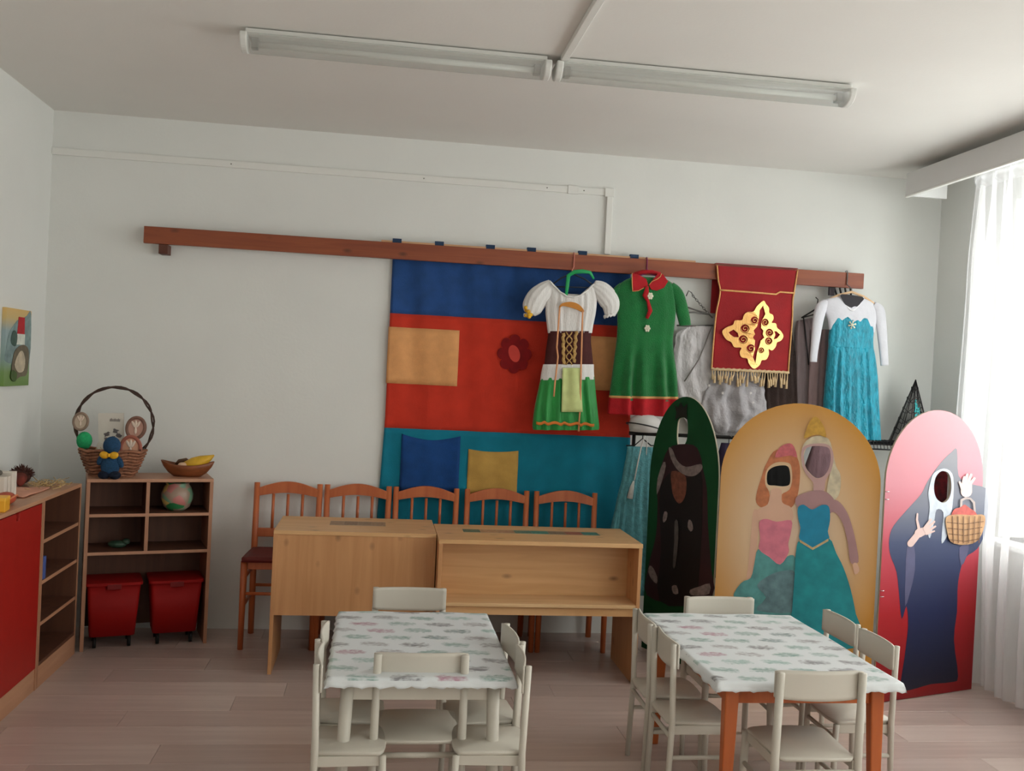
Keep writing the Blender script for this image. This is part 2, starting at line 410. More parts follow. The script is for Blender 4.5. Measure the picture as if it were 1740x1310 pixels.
# red cabinet nearer the camera
t = thing('red_cabinet', 'low cabinet with a plain red door along the left wall', 'cabinet', (-1.68, 4.1, 0))
MB().box(XL+.01, SX-.02, 3.48, 4.650, .10, HS-.018).build('body', beechz, t, w=True)
MB().box(XL+.01, SX+.002, 3.48, 4.652, HS-.018, HS).build('top_board', beech, t, bevel=.002, w=True)
MB().box(SX-.020, SX, 4.632, 4.650, .0, HS-.018).build('side_edge', beechz, t, w=True)
MB().box(SX-.036, SX-.004, 3.48, 4.650, 0, .10).build('plinth', beech, t, w=True)
def door(y0, y1):
    z1 = HS-.022; yh = 4.335
    lp = [(y0, .104), (y1, .104), (y1, z1), (yh+.016, z1), (yh+.016, z1-.035), (yh-.016, z1-.035), (yh-.016, z1), (y0, z1)] if y0 < yh < y1 else [(y0, .104), (y1, .104), (y1, z1), (y0, z1)]
    return MB().flat([lp], .018, (SX-.018, 0, 0), Vector((0, 1, 0)), Vector((0, 0, 1)), Vector((1, 0, 0)))
door(4.056, 4.630).build('door', redlam, t, w=True, bevel=.001)
door(3.482, 4.052).build('door', redlam, t, w=True, bevel=.001)
MB().box(SX-.0195, SX-.0185, 4.32, 4.35, HS-.058, HS-.022).build('handle_notch_shade', mat('notch_shade_dark', (25, 8, 6), .8), t, w=True)  # dark sheet behind the door notch, standing in for the shade inside

# corner shelf, set at an angle to the back wall
AN = math.atan2(5.423-5.239, -.874+1.478); WID = .634; DEP = .292
t = thing('corner_shelf', 'beech shelf standing at an angle in the corner, with two red bins below', 'shelf', (-1.478, 5.239, 0), AN)
HB = .900
MB().box(0, WID, 0, DEP, HB-.018, HB).build('top_board', beechx, t, bevel=.002)
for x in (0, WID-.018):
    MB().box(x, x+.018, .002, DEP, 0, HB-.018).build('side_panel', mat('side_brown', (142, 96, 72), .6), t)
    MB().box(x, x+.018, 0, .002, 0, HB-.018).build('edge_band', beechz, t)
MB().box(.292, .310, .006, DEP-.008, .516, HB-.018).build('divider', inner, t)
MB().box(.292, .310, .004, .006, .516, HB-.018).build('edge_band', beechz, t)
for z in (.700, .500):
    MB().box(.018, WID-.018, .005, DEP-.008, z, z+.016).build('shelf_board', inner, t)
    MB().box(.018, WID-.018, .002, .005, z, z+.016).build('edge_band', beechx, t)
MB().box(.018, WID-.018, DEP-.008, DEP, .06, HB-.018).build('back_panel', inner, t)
RZ = Matrix.Rotation(AN, 4, 'Z')
def cs_pt(u, v, z): return Vector((-1.478, 5.239, 0)) + RZ @ Vector((u, v, z))
redbin = mat('red_plastic_bin', (150, 12, 10), .62, .03, spec=.25)
def make_bin():
    t = thing('storage_bin', 'red plastic storage bin under the corner shelf, the left one', 'bin', cs_pt(.155, .12, 0), AN, 'red bins under the corner shelf')
    b = MB(); n = 10
    def ring(hw, hd, z, r=.02):
        pts = []
        for cx_, cy_, a0 in ((hw-r, hd-r, 0), (-hw+r, hd-r, PI/2), (-hw+r, -hd+r, PI), (hw-r, -hd+r, 1.5*PI)):
            for k in range(5): a = a0+k*PI/8; pts.append(Vector((cx_+r*math.cos(a), cy_+r*math.sin(a), z)))
        return pts
    b.loft([ring(.112, .095, .065), ring(.132, .112, .34), ring(.126, .106, .34), ring(.106, .089, .073)])
    b.build('tub', redbin, t, True)
    r = MB().loft([ring(.132, .112, .338), ring(.141, .121, .338), ring(.141, .121, .352), ring(.126, .106, .352)]); r.build('rim', redbin, t)
    MB().box(-.035, .035, -.123, -.119, .318, .345).build('grip', mat('red_grip_dark', (120, 8, 8), .5), t, bevel=.004)
    for sx in (-1, 1):
        for sy in (-1, 1):
            MB().tube([(sx*.085-.008, sy*.07, .03), (sx*.085+.008, sy*.07, .03)], .028, 12).build('caster', mat('black_rubber', (20, 20, 20), .6), t, True)
    return t
b0 = make_bin()
dup(b0, cs_pt(.468, .12, 0), AN, 'red plastic storage bin under the corner shelf, the right one')
# decorated pot in the upper right compartment
pc = cs_pt(.46, .12, .716)
t = thing('decorated_pot', 'round flowered pot in the upper right compartment of the corner shelf', 'pot', pc)
potm, pn, pb = newmat('flowered_glaze'); N = pn.nodes; L = pn.links
tc = N.new('ShaderNodeTexCoord'); vo = N.new('ShaderNodeTexVoronoi'); vo.inputs['Scale'].default_value = 22; L.new(tc.outputs['Object'], vo.inputs['Vector'])
cr = N.new('ShaderNodeValToRGB'); cr.color_ramp.interpolation = 'CONSTANT'; e = cr.color_ramp.elements
for _ in range(3): e.new(.5)
for i, (p, c) in enumerate([(0, (164, 140, 122)), (.3, (44, 130, 76)), (.5, (215, 185, 110)), (.62, (190, 120, 115)), (.78, (120, 160, 130))]): e[i].position = p; e[i].color = (*rgb(*c), 1)
sp_ = N.new('ShaderNodeSeparateColor'); L.new(vo.outputs['Color'], sp_.inputs[0]); L.new(sp_.outputs[0], cr.inputs[0]); L.new(cr.outputs[0], pb.inputs['Base Color']); pb.inputs['Roughness'].default_value = .4
MB().lathe((0, 0, 0), [(.045, 0), (.068, .02), (.083, .06), (.084, .09), (.072, .125), (.06, .142), (.065, .152), (.058, .152), (.054, .14)], 28).build('vessel', potm, t, True)
t = thing('green_ornament', 'small dark green ornament lying in the lower left compartment of the corner shelf', 'ornament', cs_pt(.165, .12, .516))
gm_ = mat('dark_green_glaze', (52, 78, 62), .35, .3, 30)
MB().ball((0, 0, .02), .05, .03, .020).build('body', gm_, t, True)
MB().ball((.045, 0, .035), .022, .018, .016).build('head', gm_, t, True)

# ---- things on top of the corner shelf
wick = mat('wicker', (150, 100, 74), .7, .35, 40, .6, 90)
wickd = mat('dark_wicker', (70, 50, 42), .7, .3, 60)
bc = cs_pt(.115, .14, HB); bc = Vector((-1.405, 5.43, HB))
t = thing('wicker_basket', 'round wicker basket with a tall hoop handle on the corner shelf', 'basket', bc)
b = MB()
for k in range(9):
    z = .006+k*.0165; r = .112+.056*(k/8)**.8
    pts = [Vector((r*math.cos(a)*(1+.03*math.cos(a*14+k*PI)), .72*r*math.sin(a)*(1+.03*math.cos(a*14+k*PI)), z+.004*math.cos(a*7))) for a in [2*PI*q/70 for q in range(70)]]
    b.tube(pts, .0085, 5, True)
b.build('woven_wall', wick, t, True)
MB().lathe((0, 0, 0), [(.09, 0), (.09, .006)], 20).build('base', wick, t)
b = MB()
for q in range(14):
    a = 2*PI*q/14; b.tube([(.110*math.cos(a), .079*math.sin(a), 0), (.172*math.cos(a), .124*math.sin(a), .15)], .004, 5)
b.build('stake', wickd, t)
hp = []
for k in range(41):
    a = -.66+(PI+1.32)*k/40; hp.append(Vector((.200*math.cos(a), .01, .275+.200*math.sin(a)*1.0)))
for ph in (0, PI):
    MB().tube([p+Vector((.006*math.cos(i*.9+ph), .007*math.sin(i*.9+ph), .004*math.sin(i*.9+ph))) for i, p in enumerate(hp)], .0055, 6).build('handle', wickd, t, True)
b = MB()
for k in range(60):
    a = random.uniform(0, 2*PI); r = random.uniform(0, .11); p = Vector((r*math.cos(a), .7*r*math.sin(a), .10+random.uniform(0, .03)))
    q = p+Vector((random.uniform(-.04, .04), random.uniform(-.03, .03), random.uniform(.0, .03))); b.tube([p, q], .0025, 4)
o = b.build('straw_filling', mat('straw', (196, 178, 140), .8, .3, 60), t); o['kind'] = 'stuff'
# greeting card box in the basket
t = thing('white_card', 'white folded card with grey drawing standing in the wicker basket', 'card', bc+Vector((-.005, .02, .10)))
cardw = mat('card_white', (214, 208, 198), .6, .03)
MB().box(-.072, .060, -.004, .004, .0, .235, Matrix.Rotation(-.05, 4, 'Y')).build('card_sheet', cardw, t)
MB().box(-.084, -.050, -.040, -.002, .0, .060, Matrix.Rotation(.2, 4, 'Y')).build('folded_flap', cardw, t, bevel=.002)
b = MB(); random.seed(3)
for (cx_, cz_) in ((-.035, .12), (.01, .14), (-.03, .09), (.03, .115), (.0, .10)):
    for k in range(3):
        b.flat([[(cx_+random.uniform(-.012, .012)+.011*math.cos(a)*random.uniform(.5, 1), cz_+random.uniform(-.004, .004)+.012*math.sin(a)) for a in [2*PI*q/9 for q in range(9)]]], .0006, (0, 0, 0), off=.0045+.0007*k)
for k in range(9): b.flat([[(-.022+k*.006, .190), (-.020+k*.006, .205+.004*math.sin(k*2)), (-.017+k*.006, .203), (-.0185+k*.006, .190)]], .0006, (0, 0, 0), off=.0045)
b.build('grey_drawing', mat('drawing_grey', (104, 98, 98), .7, .2, 80), t)
# medallions
def medal(name, label, c, r, rim, inner, tilt):
    t = thing(name, label, 'ornament', c, 0, 'carved medallions on the wicker basket')
    M = Matrix.Rotation(tilt, 4, 'Y')
    ring = [M @ Vector(((r*.82)*math.cos(a), 0, r*math.sin(a))) for a in [2*PI*k/36 for k in range(36)]]
    MB().tube(ring, r*.17, 8, True).build('rim', rim, t, True)
    MB().flat([[(r*.78*math.cos(a), r*.94*math.sin(a)) for a in [2*PI*k/30 for k in range(30)]]], .006, (0, .003, 0)).build('disc', inner, t)
    b = MB()
    for a in (-.5, 0, .5):
        b.ball((.45*r*math.sin(a), -.005, .05*r+.35*r*math.cos(a)), r*.13, .003, r*.36, 8, 6, Matrix.Rotation(a, 4, 'Y'))
    b.ball((0, -.005, -.25*r), r*.12, .003, r*.34, 8, 6)
    b.build('carved_tulip', mat('carving_pale', (226, 206, 190), .6), t, True)
brn = mat('medallion_brown', (128, 92, 78), .5, .2, 40); pnk = mat('medallion_pink', (188, 146, 130), .55, .06)
medal('medallion', 'small oval medallion hanging at the left side of the basket handle', bc+Vector((-.168, -.012, .285)), .044, mat('medallion_grey', (140, 118, 102), .5), mat('medallion_cream', (190, 172, 152), .55, .06), .1)
medal('medallion', 'dark-rimmed round medallion leaning at the right side of the basket', bc+Vector((.118, -.02, .262)), .056, brn, pnk, .2)
medal('medallion', 'pinkish round plate below the dark-rimmed medallion in the basket', bc+Vector((.100, -.035, .155)), .060, mat('plate_rim', (160, 92, 76), .5, .1), mat('plate_peach', (214, 160, 132), .5, .05), -.1)
t = tag(MB().ball((0, 0, 0), .040, .036, .048).build('felt_ball', mat('green_felt', (40, 168, 104), .9, .2, 60, .3, 200), None, True), 'bright green felt ball at the left rim of the basket', 'ball')
t.location = bc+Vector((-.140, -.03, .185))
# blue crocheted doll with a yellow bow
t = thing('crocheted_doll', 'blue crocheted doll with a yellow bow in front of the basket', 'doll', bc+Vector((.025, -.135, -.002)))
blue = mat('blue_yarn', (36, 78, 116), .9, .3, 120, .8, 300); navy = mat('navy_yarn', (18, 30, 52), .9, .3, 120, .8, 300)
MB().ball((.004, 0, .175), .044, .040, .048, 20, 14).build('head', blue, t, True)
b = MB().ball((0, 0, .070), .048, .040, .062, 20, 14); b.ball((-.045, 0, .10), .020, .018, .034, 10, 8, Matrix.Rotation(.5, 4, 'Y')); b.ball((.045, 0, .09), .018, .018, .034, 10, 8, Matrix.Rotation(-.5, 4, 'Y'))
b.build('body', blue, t, True)
b = MB(); b.ball((-.024, -.02, .022), .030, .034, .022); b.ball((.030, -.02, .022), .030, .034, .022); b.build('feet', navy, t, True)
b = MB(); b.ball((-.022, -.04, .128), .024, .012, .019, 12, 8, Matrix.Rotation(.2, 4, 'Y')); b.ball((.026, -.04, .128), .024, .012, .019, 12, 8, Matrix.Rotation(-.2, 4, 'Y')); b.ball((.002, -.046, .128), .009, .009, .010, 10, 8)
b.build('bow', mat('yellow_ribbon', (224, 168, 30), .5, .12, 60), t, True)
# bowl with ornaments
bw = at(318, 808, 5.50); bw.z = HB
t = thing('wooden_bowl', 'boat-shaped brown wooden bowl on the right end of the corner shelf', 'bowl', bw)
b = MB()
def boat(s, z, k=1): return [Vector((s*.125*math.cos(a)*(1+.15*abs(math.cos(a))**3), s*.060*math.sin(a), z+.022*abs(math.cos(a))**3*k)) for a in [2*PI*q/32 for q in range(32)]]
b.loft([boat(.50, 0, 0), boat(.72, .016, .3), boat(.90, .040, .7), boat(1.0, .064), boat(.96, .066), boat(.86, .042, .7), boat(.6, .02, .2)])
b.build('hull', mat('brown_wood_bowl', (128, 72, 40), .4, .25, 14, 0, 80, (1, 4, 4)), t, True)
ym_ = mat('yellow_gourd', (214, 168, 44), .45, .15, 20)
g = tag(MB().tube([(-.02, 0, 0), (.03, 0, .012), (.075, 0, .030), (.115, 0, .050), (.140, 0, .066)], [.022, .038, .034, .018, .004], 12).build('gourd', ym_, None, True), 'yellow pointed gourd sticking up out of the wooden bowl', 'gourd'); g.location = bw+Vector((.0, -.005, .056))
g = tag(MB().ball((0, 0, 0), .026, .022, .020).build('pale_egg', mat('pale_shell', (206, 170, 140), .5, .08), None, True), 'pale egg-shaped piece lying in the wooden bowl', 'ornament'); g.location = bw+Vector((-.022, -.028, .060))
g = tag(MB().tube([(-.06, 0, .0), (-.035, 0, .028), (.0, 0, .036), (.03, 0, .02)], [.008, .013, .013, .008], 8).build('seed_pod', mat('dark_pod', (84, 56, 34), .5, .2), None, True), 'dark curved seed pod behind the pale egg in the bowl', 'ornament'); g.location = bw+Vector((-.012, .012, .052))
# ---- things on top of the left cabinets
for k, (yy, hh, th) in enumerate(((4.42, .118, .030), (4.462, .116, .028), (4.505, .128, .030), (4.540, .130, .022))):
    o = MB().box(-1.70, -1.585, 0, th, 0, hh).build('white_booklet', mat('booklet_white', (222, 212, 200), .6, .03), None, bevel=.002)
    o.location = (0, yy, HS+.0)
    tag(o, ['leftmost white booklet standing upright on the red cabinet', 'second white booklet from the left on the red cabinet', 'third white booklet from the left on the red cabinet', 'rightmost and tallest white booklet on the red cabinet'][k], 'book', 'white booklets on the red cabinet')
o = tag(MB().ball((0, 0, 0), .05, .045, .020, 14, 8).build('grey_stone', mat('grey_stone', (98, 92, 84), .8, .25, 40, .4, 60), None, True), 'grey flat stone lying on top of the white booklets', 'stone'); o.location = (-1.66, 4.46, HS+.131)
yb = thing('yellow_box', 'small yellow box at the front edge of the red cabinet', 'box', (-1.535, 4.235, HS), .15)
MB().box(-.03, .03, -.04, .05, 0, .058).build('carton', mat('yellow_carton', (230, 165, 40), .5, .05), yb, bevel=.004)
MB().box(-.031, .031, -.041, .051, .044, .060).build('lid', mat('yellow_carton_lid', (240, 180, 60), .5, .05), yb, bevel=.004)
o = thing('red_pouch', 'reddish leather pouch beside the yellow box on the cabinet', 'pouch', (-1.575, 4.41, HS), 0)
MB().ball((0, 0, .028), .04, .06, .028, 16, 10).build('bag', mat('russet_leather', (176, 78, 52), .55, .15, 20), o, True)
MB().tube([(.03, -.05, .03), (.045, 0, .045), (.035, .05, .03)], .004, 6).build('drawstring', mat('russet_cord', (210, 130, 90), .6), o, True)
o = thing('cloth_mat', 'thin pinkish cloth mat lying on the left cabinet top', 'mat', (-1.68, 4.78, HS))
def cm(u, v): return Vector((-.13+.24*u, -.16+.34*v, .006+.004*math.sin(u*9)*math.sin(v*7)))
MB().grid(cm, 14, 14, .004).build('cloth', mat('pink_cloth', (206, 148, 124), .9, .1), o, True)
# dark toy animal and straw
t = thing('toy_animal', 'dark reddish-brown toy hedgehog on the left shelf near the corner', 'toy', (-1.735, 5.05, HS), .3)
tb = mat('dark_brown_fur', (72, 36, 28), .9, .3, 60, .8, 120)
MB().ball((0, .04, .045), .045, .065, .042).build('body', tb, t, True)
b = MB().tube([(0, -.01, .040), (0, -.06, .026), (0, -.10, .018)], [.030, .020, .010], 10); b.build('head', mat('red_brown_felt', (120, 46, 34), .8, .2), t, True)
b = MB(); random.seed(11)
for k in range(90):
    a = random.uniform(0, PI); c = random.uniform(-.9, 1.0)
    n = Vector((math.cos(a)*.9, c, math.sin(a)*.9)).normalized(); p = Vector((0, .04, .045))+Vector((n.x*.043, n.y*.062, n.z*.040)); b.tube([p, p+n*.02], [.004, .001], 4)
o = b.build('spines', tb, t); o['kind'] = 'stuff'
b = MB()
for k in range(110):
    p = Vector((random.gauss(-1.60, .05), random.gauss(5.03, .07), HS+.003+random.uniform(0, .02))); p.x = max(-1.72, min(-1.52, p.x)); p.y = max(4.86, min(5.16, p.y))
    q = p+Vector((random.uniform(-.035, .035), random.uniform(-.035, .035), random.uniform(0, .015))); b.tube([p, q], .002, 4)
o = tag(b.build('straw_bunch', mat('straw_dull', (186, 158, 110), .8, .3, 60)), 'loose bunch of dry straw on the left shelf top', 'straw'); o['kind'] = 'stuff'

# painting on the left wall
t = thing('wall_painting', 'narrow canvas painting with a red roof on the left wall', 'painting', (XL+.012, 5.27, 1.565))
PX = XL+.022
cv = ramp_mat('painting_ground', 'z', [(0, (104, 140, 64)), (.18, (120, 150, 90)), (.34, (140, 165, 160)), (.7, (150, 170, 175)), (.86, (205, 180, 120)), (1, (222, 182, 110))], loc=(0, 0, .5), scale=(1, 1, 2.5))
MB().box(XL+.001, PX, 5.10, 5.445, 1.365, 1.760).build('canvas', cv, t, bevel=.002, w=True)
def pf(lp, n, col, off, sm=3):
    MB().flat([[(5.10+.345*u, 1.365+.395*v) for u, v in lp]], .0012, (PX, 0, 0), Vector((0, 1, 0)), Vector((0, 0, 1)), Vector((1, 0, 0)), off=off, smooth=sm).build(n, mat(n, col, .7, .2, 30), t, w=True)
pf([(.02, .45), (.12, .68), (.35, .82), (.45, .86), (.62, .88), (.8, .93), (.97, .96), (.97, .3), (.5, .28), (.02, .32)], 'painted_mountain', (128, 150, 150), .0004)
pf([(.42, .68), (.72, .68), (.70, .9), (.46, .9)], 'painted_red_roof', (184, 34, 44), .0020, 0)
pf([(.40, .54), (.74, .54), (.74, .68), (.40, .68)], 'painted_white_wall', (214, 218, 208), .0018, 0)
pf([(.2, .55), (.38, .52), (.42, .66), (.3, .72), (.2, .66)], 'painted_dark_tree', (70, 92, 84), .0030)
pf([(.25, .16), (.4, .08), (.6, .12), (.85, .14), (.92, .3), (.9, .48), (.7, .54), (.45, .5), (.3, .4)], 'painted_bushes', (112, 102, 84), .0034)
pf([(.35, .28), (.5, .18), (.72, .2), (.76, .34), (.64, .46), (.48, .42)], 'painted_path', (196, 182, 158), .0048)
pf([(.22, .1), (.4, .06), (.44, .16), (.34, .2), (.24, .2)], 'painted_shrub', (74, 96, 50), .0062)

# ================================================================ DESKS
pineh = wood('pine_desk_horizontal', (216, 172, 122), (203, 157, 106), 'x', .42)
pinev = wood('pine_desk_vertical', (202, 150, 102), (188, 135, 88), 'z', .42)
pinee = wood('pine_edge', (222, 186, 140), (210, 172, 124), 'x', .42, False)
t = thing('desk', 'pine veneer desk with a solid front panel, the left of the two', 'desk', (-.08, 5.1, 0), 0, 'pine desks in front of the wooden chairs')
MB().box(-.487, .321, 4.885, 5.355, .700, .720).build('desktop', pineh, t, bevel=.002, w=True)
MB().box(-.470, .304, 4.889, 4.907, .296, .700).build('front_panel', pinev, t, bevel=.001, w=True)
for x in (-.487, .303): MB().box(x, x+.018, 4.887, 5.345, 0, .700).build('side_panel', pinev, t, bevel=.001, w=True)
t = thing('desk', 'pine veneer desk with an open shelf recess in front, the right one', 'desk', (.84, 5.0, 0), 0, 'pine desks in front of the wooden chairs')
MB().box(.324, 1.360, 4.744, 5.222, .698, .720).build('desktop', pineh, t, bevel=.002, w=True)
for x in (.326, 1.340): MB().box(x, x+.018, 4.746, 5.215, 0, .698).build('side_panel', pinev, t, bevel=.001, w=True)
MB().box(.344, 1.340, 4.955, 4.973, .405, .698).build('recess_panel', pineh, t, w=True)
MB().box(.344, 1.340, 4.750, 4.960, .388, .406).build('shelf_board', pinee, t, bevel=.002, w=True)
MB().box(.344, 1.340, 4.766, 4.782, .345, .388).build('front_rail', pineh, t, w=True)
# thin strips with coloured fields on the desktops
def strip(x0, x1, y0, y1, cols, label, n):
    t = thing('desktop_strip', label, 'paper strip', ((x0+x1)/2, (y0+y1)/2, .720), 0, 'strips on the desktops')
    MB().box(x0, x1, y0, y1, .7201, .7208).build('backing', mat('strip_backing', (176, 150, 118), .35), t, w=True)
    wd = (x1-x0)/n
    for k in range(n):
        c = cols[k % len(cols)]
        MB().box(x0+k*wd+.0006, x0+(k+1)*wd-.0006, y0+.012, y1-.012, .7208, .7214).build('coloured_field', mat('strip_%d_%d_%d' % c, c, .5, .25, 60), t, w=True)
strip(-.225, .065, 5.085, 5.225, [(150, 122, 96), (132, 106, 84), (140, 116, 92)], 'dull brown strip on the left desktop', 4)
strip(.465, 1.190, 4.965, 5.075, [(84, 104, 84), (176, 134, 100), (168, 130, 100), (92, 122, 104), (74, 128, 112), (132, 112, 90), (150, 90, 70), (70, 122, 108)], 'long green and brown strip on the right desktop', 8)

# ================================================================ WOODEN CHAIRS BEHIND THE DESKS
ow = wood('orange_beech', (196, 108, 62), (180, 92, 50), 'z', .35, False)
dred = mat('dark_red_seat', (104, 26, 20), .55, .15, 20)
def wooden_chair(label):
    t = thing('wooden_chair', label, 'chair', (-.49, 5.64, 0), 0, 'orange wooden chairs between the desks and the wall')
    W = .1925
    for s in (-1, 1):
        MB().tube([(s*(W-.018), .0, 0), (s*(W-.018), -.012, .25), (s*(W-.018), -.012, .48), (s*(W-.016), .012, .862)], [.017, .018, .018, .016], 8).build('rear_leg', ow, t, True)
        MB().tube([(s*(W-.004), -.325, 0), (s*(W-.006), -.320, .475)], [.015, .019], 8).build('front_leg', ow, t, True)
        MB().tube([(s*(W-.010), -.02, .38), (s*(W-.006), -.31, .38)], .010, 6).build('stretcher', ow, t, True)
        MB().tube([(s*(W-.010), -.02, .23), (s*(W-.006), -.31, .23)], .010, 6).build('stretcher', ow, t, True)
    for z in (.30,): MB().tube([(-W+.012, -.318, z), (W-.012, -.318, z)], .010, 6).build('stretcher', ow, t, True)
    for z in (.28,): MB().tube([(-W+.018, -.012, z), (W-.018, -.012, z)], .010, 6).build('stretcher', ow, t, True)
    # crest rail, arched top
    n = 16; top = [(-W+.026+(2*W-.052)*k/n, .832+.040*math.sin(PI*k/n)) for k in range(n+1)]; bot = [(-W+.026+(2*W-.052)*k/n, .786+.022*math.sin(PI*k/n)) for k in range(n, -1, -1)]
    MB().flat([top+bot], .020, (0, .018, 0)).build('crest_rail', ow, t, bevel=.004)
    MB().box(-W+.03, W-.03, -.014, .004, .555, .605).build('lower_rail', ow, t, bevel=.004)
    for k in (-1, 0, 1): MB().tube([(k*.082, -.006, .60), (k*.082, .006, .80)], .0085, 8).build('spindle', ow, t, True)
    MB().box(-W+.012, W-.012, -.315, -.02, .430, .472).build('seat_rail', ow, t, bevel=.003)
    def seat(u, v):
        x = (-1+2*u); y = -.345+.335*v; w_ = (W+.006)-(.02*v); return Vector((x*w_, y, .485+.008*math.cos(x*1.2)*math.sin(PI*v)))
    MB().grid(seat, 12, 10, .024).build('seat', dred, t, True)
    return t
wc = wooden_chair('wooden chair with a dark red seat, leftmost, standing clear of the desks')
lbls = ['second wooden chair from the left, against the bare wall behind the left desk', 'middle one of the five wooden chairs, in front of the blue pocket',
        'fourth wooden chair from the left, in front of the yellow pocket', 'rightmost of the five wooden chairs, next to the pale blue dress']
for x, l in zip((-.094, .300, .717, 1.130), lbls): dup(wc, (x, 5.64, 0), 0, l)

# ================================================================ RAIL ON THE BACK WALL AND TAPESTRY
beamw = wood('red_brown_beam', (150, 78, 44), (128, 60, 34), 'x', .45)
BY0, BY1 = 5.628, 5.656
t = thing('wall_rail', 'long red-brown wooden rail fixed across the back wall', 'rail', (.8, BY1, 2.24))
pl, pr = at(244, 400, BY0), at(1468, 477, BY0)
MB().box(pl.x, pr.x, BY0, BY1, 2.182, 2.276).build('board', beamw, t, bevel=.002, w=True)
MB().box(-1.262, -1.212, BY1-.02, YB, 2.128, 2.182).build('bracket', mat('dark_bracket', (92, 50, 36), .5, .15), t, bevel=.003, w=True)
for x in (-.3, .9, 2.2): MB().box(x, x+.05, BY1, YB, 2.19, 2.26).build('spacer_block', beamw, t, w=True)
t = thing('hanging_strip', 'thin pale wooden strip behind the rail holding up the tapestry', 'strip', (.9, 5.665, 2.27))
MB().box(-.03, 1.86, BY1+.001, BY1+.016, 2.215, 2.290).build('strip_board', wood('pale_pine_strip', (226, 180, 140), (214, 166, 124), 'x', .5, False), t, bevel=.002, w=True)
TY = 5.700
tap = thing('tapestry', 'large wall tapestry in blue, orange-red and turquoise bands with pockets', 'tapestry', (.76, TY, 2.2))
def tf(x, z): return .007*math.sin(x*19+2*math.sin(z*3))+.004*math.sin(x*41+z*4)+.002*math.sin(z*17+x*5)
def cloth(x0, x1, z0, z1, off=0, slx=0, amp=1, xs=None, bulge=0, jag=0):
    def fn(u, v):
        z = z1+(z0-z1)*v
        a, b_ = (xs(z) if xs else (x0, x1)); x = a+(b_-a)*u
        return Vector((x, TY-off+amp*tf(x, z)-bulge*math.sin(PI*u)*math.sin(PI*min(1, v*1.2))+(.5*bulge*math.sin(9*v+3*abs(u-.5)) if bulge else 0), z+(.012*math.sin(PI*u)*(1-v)*-jag)))
    return MB().grid(fn, max(8, int((x1-x0)*60)), max(6, int((z1-z0)*30)), .002)
tx = lambda z: (.040-.03*max(0, (1.25-z))/.5*.6, 1.47+.05*max(0, min(1, (2.18-z))))
tb_ = mat('tapestry_blue', (30, 72, 132), .9, .14, 12, .3, 300, sheen=.2); to = mat('tapestry_orange_red', (196, 50, 28), .9, .08, 10, .3, 300, sheen=.1); tt = mat('tapestry_turquoise', (0, 118, 142), .9, .1, 10, .3, 300, sheen=.1)
cloth(.04, 1.47, 1.868, 2.26, xs=tx).build('blue_band', tb_, tap, True, w=True)
cloth(.04, 1.50, 1.196, 1.872, xs=tx, off=.0005).build('orange_red_band', to, tap, True, w=True)
cloth(.02, 1.52, .42, 1.200, xs=tx, off=.001).build('turquoise_band', tt, tap, True, w=True)
pe = mat('patch_peach', (222, 160, 104), .9, .06, 20, .3, 300)
cloth(.035, .452, 1.462, 1.792, off=.005, jag=0).build('peach_patch', pe, tap, True, w=True)
cloth(1.235, 1.50, 1.478, 1.802, off=.005, amp=1.3).build('peach_patch', pe, tap, True, w=True)
cloth(.142, .488, .835, 1.168, off=.008, bulge=.008, jag=2.5).build('blue_pocket', mat('pocket_blue', (18, 66, 128), .9, .12, 14, .3, 300), tap, True, w=True)
cloth(.538, .838, .822, 1.094, off=.008, bulge=.007, jag=1).build('yellow_pocket', mat('pocket_yellow', (190, 150, 76), .9, .1, 14, .3, 300), tap, True, w=True)
fl = [(.784+(.082+.024*abs(math.cos(4*a))**.6)*math.cos(a)*.98, 1.670+(.090+.026*abs(math.cos(4*a))**.6)*math.sin(a)) for a in [2*PI*k/128 for k in range(128)]]
o = MB().flat([fl], .003, (0, TY-.014, 0)).build('flower', mat('flower_dark_red', (126, 8, 12), .9, .12, 30), tap, w=True)
MB().flat([[(.782+.034*math.cos(a)-.010*math.sin(a), 1.672+.050*math.sin(a)) for a in [2*PI*k/40 for k in range(40)]]], .002, (0, TY-.0175, 0)).build('flower_center', mat('flower_pink', (206, 70, 60), .9, .1), o, w=True)
for px in (674, 746, 833, 903, 990, 1078):
    x = at(px, 425, 5.665).x
    lb = MB(); lb.box(x-.026, x+.026, 5.6545, 5.6565, 2.277, 2.300).box(x-.026, x+.026, 5.6545, 5.678, 2.300, 2.303).box(x-.026, x+.026, 5.675, 5.678, 2.24, 2.300)
    lb.build('hanging_loop', mat('loop_navy', (44, 66, 96), .9, .1), tap, w=True)

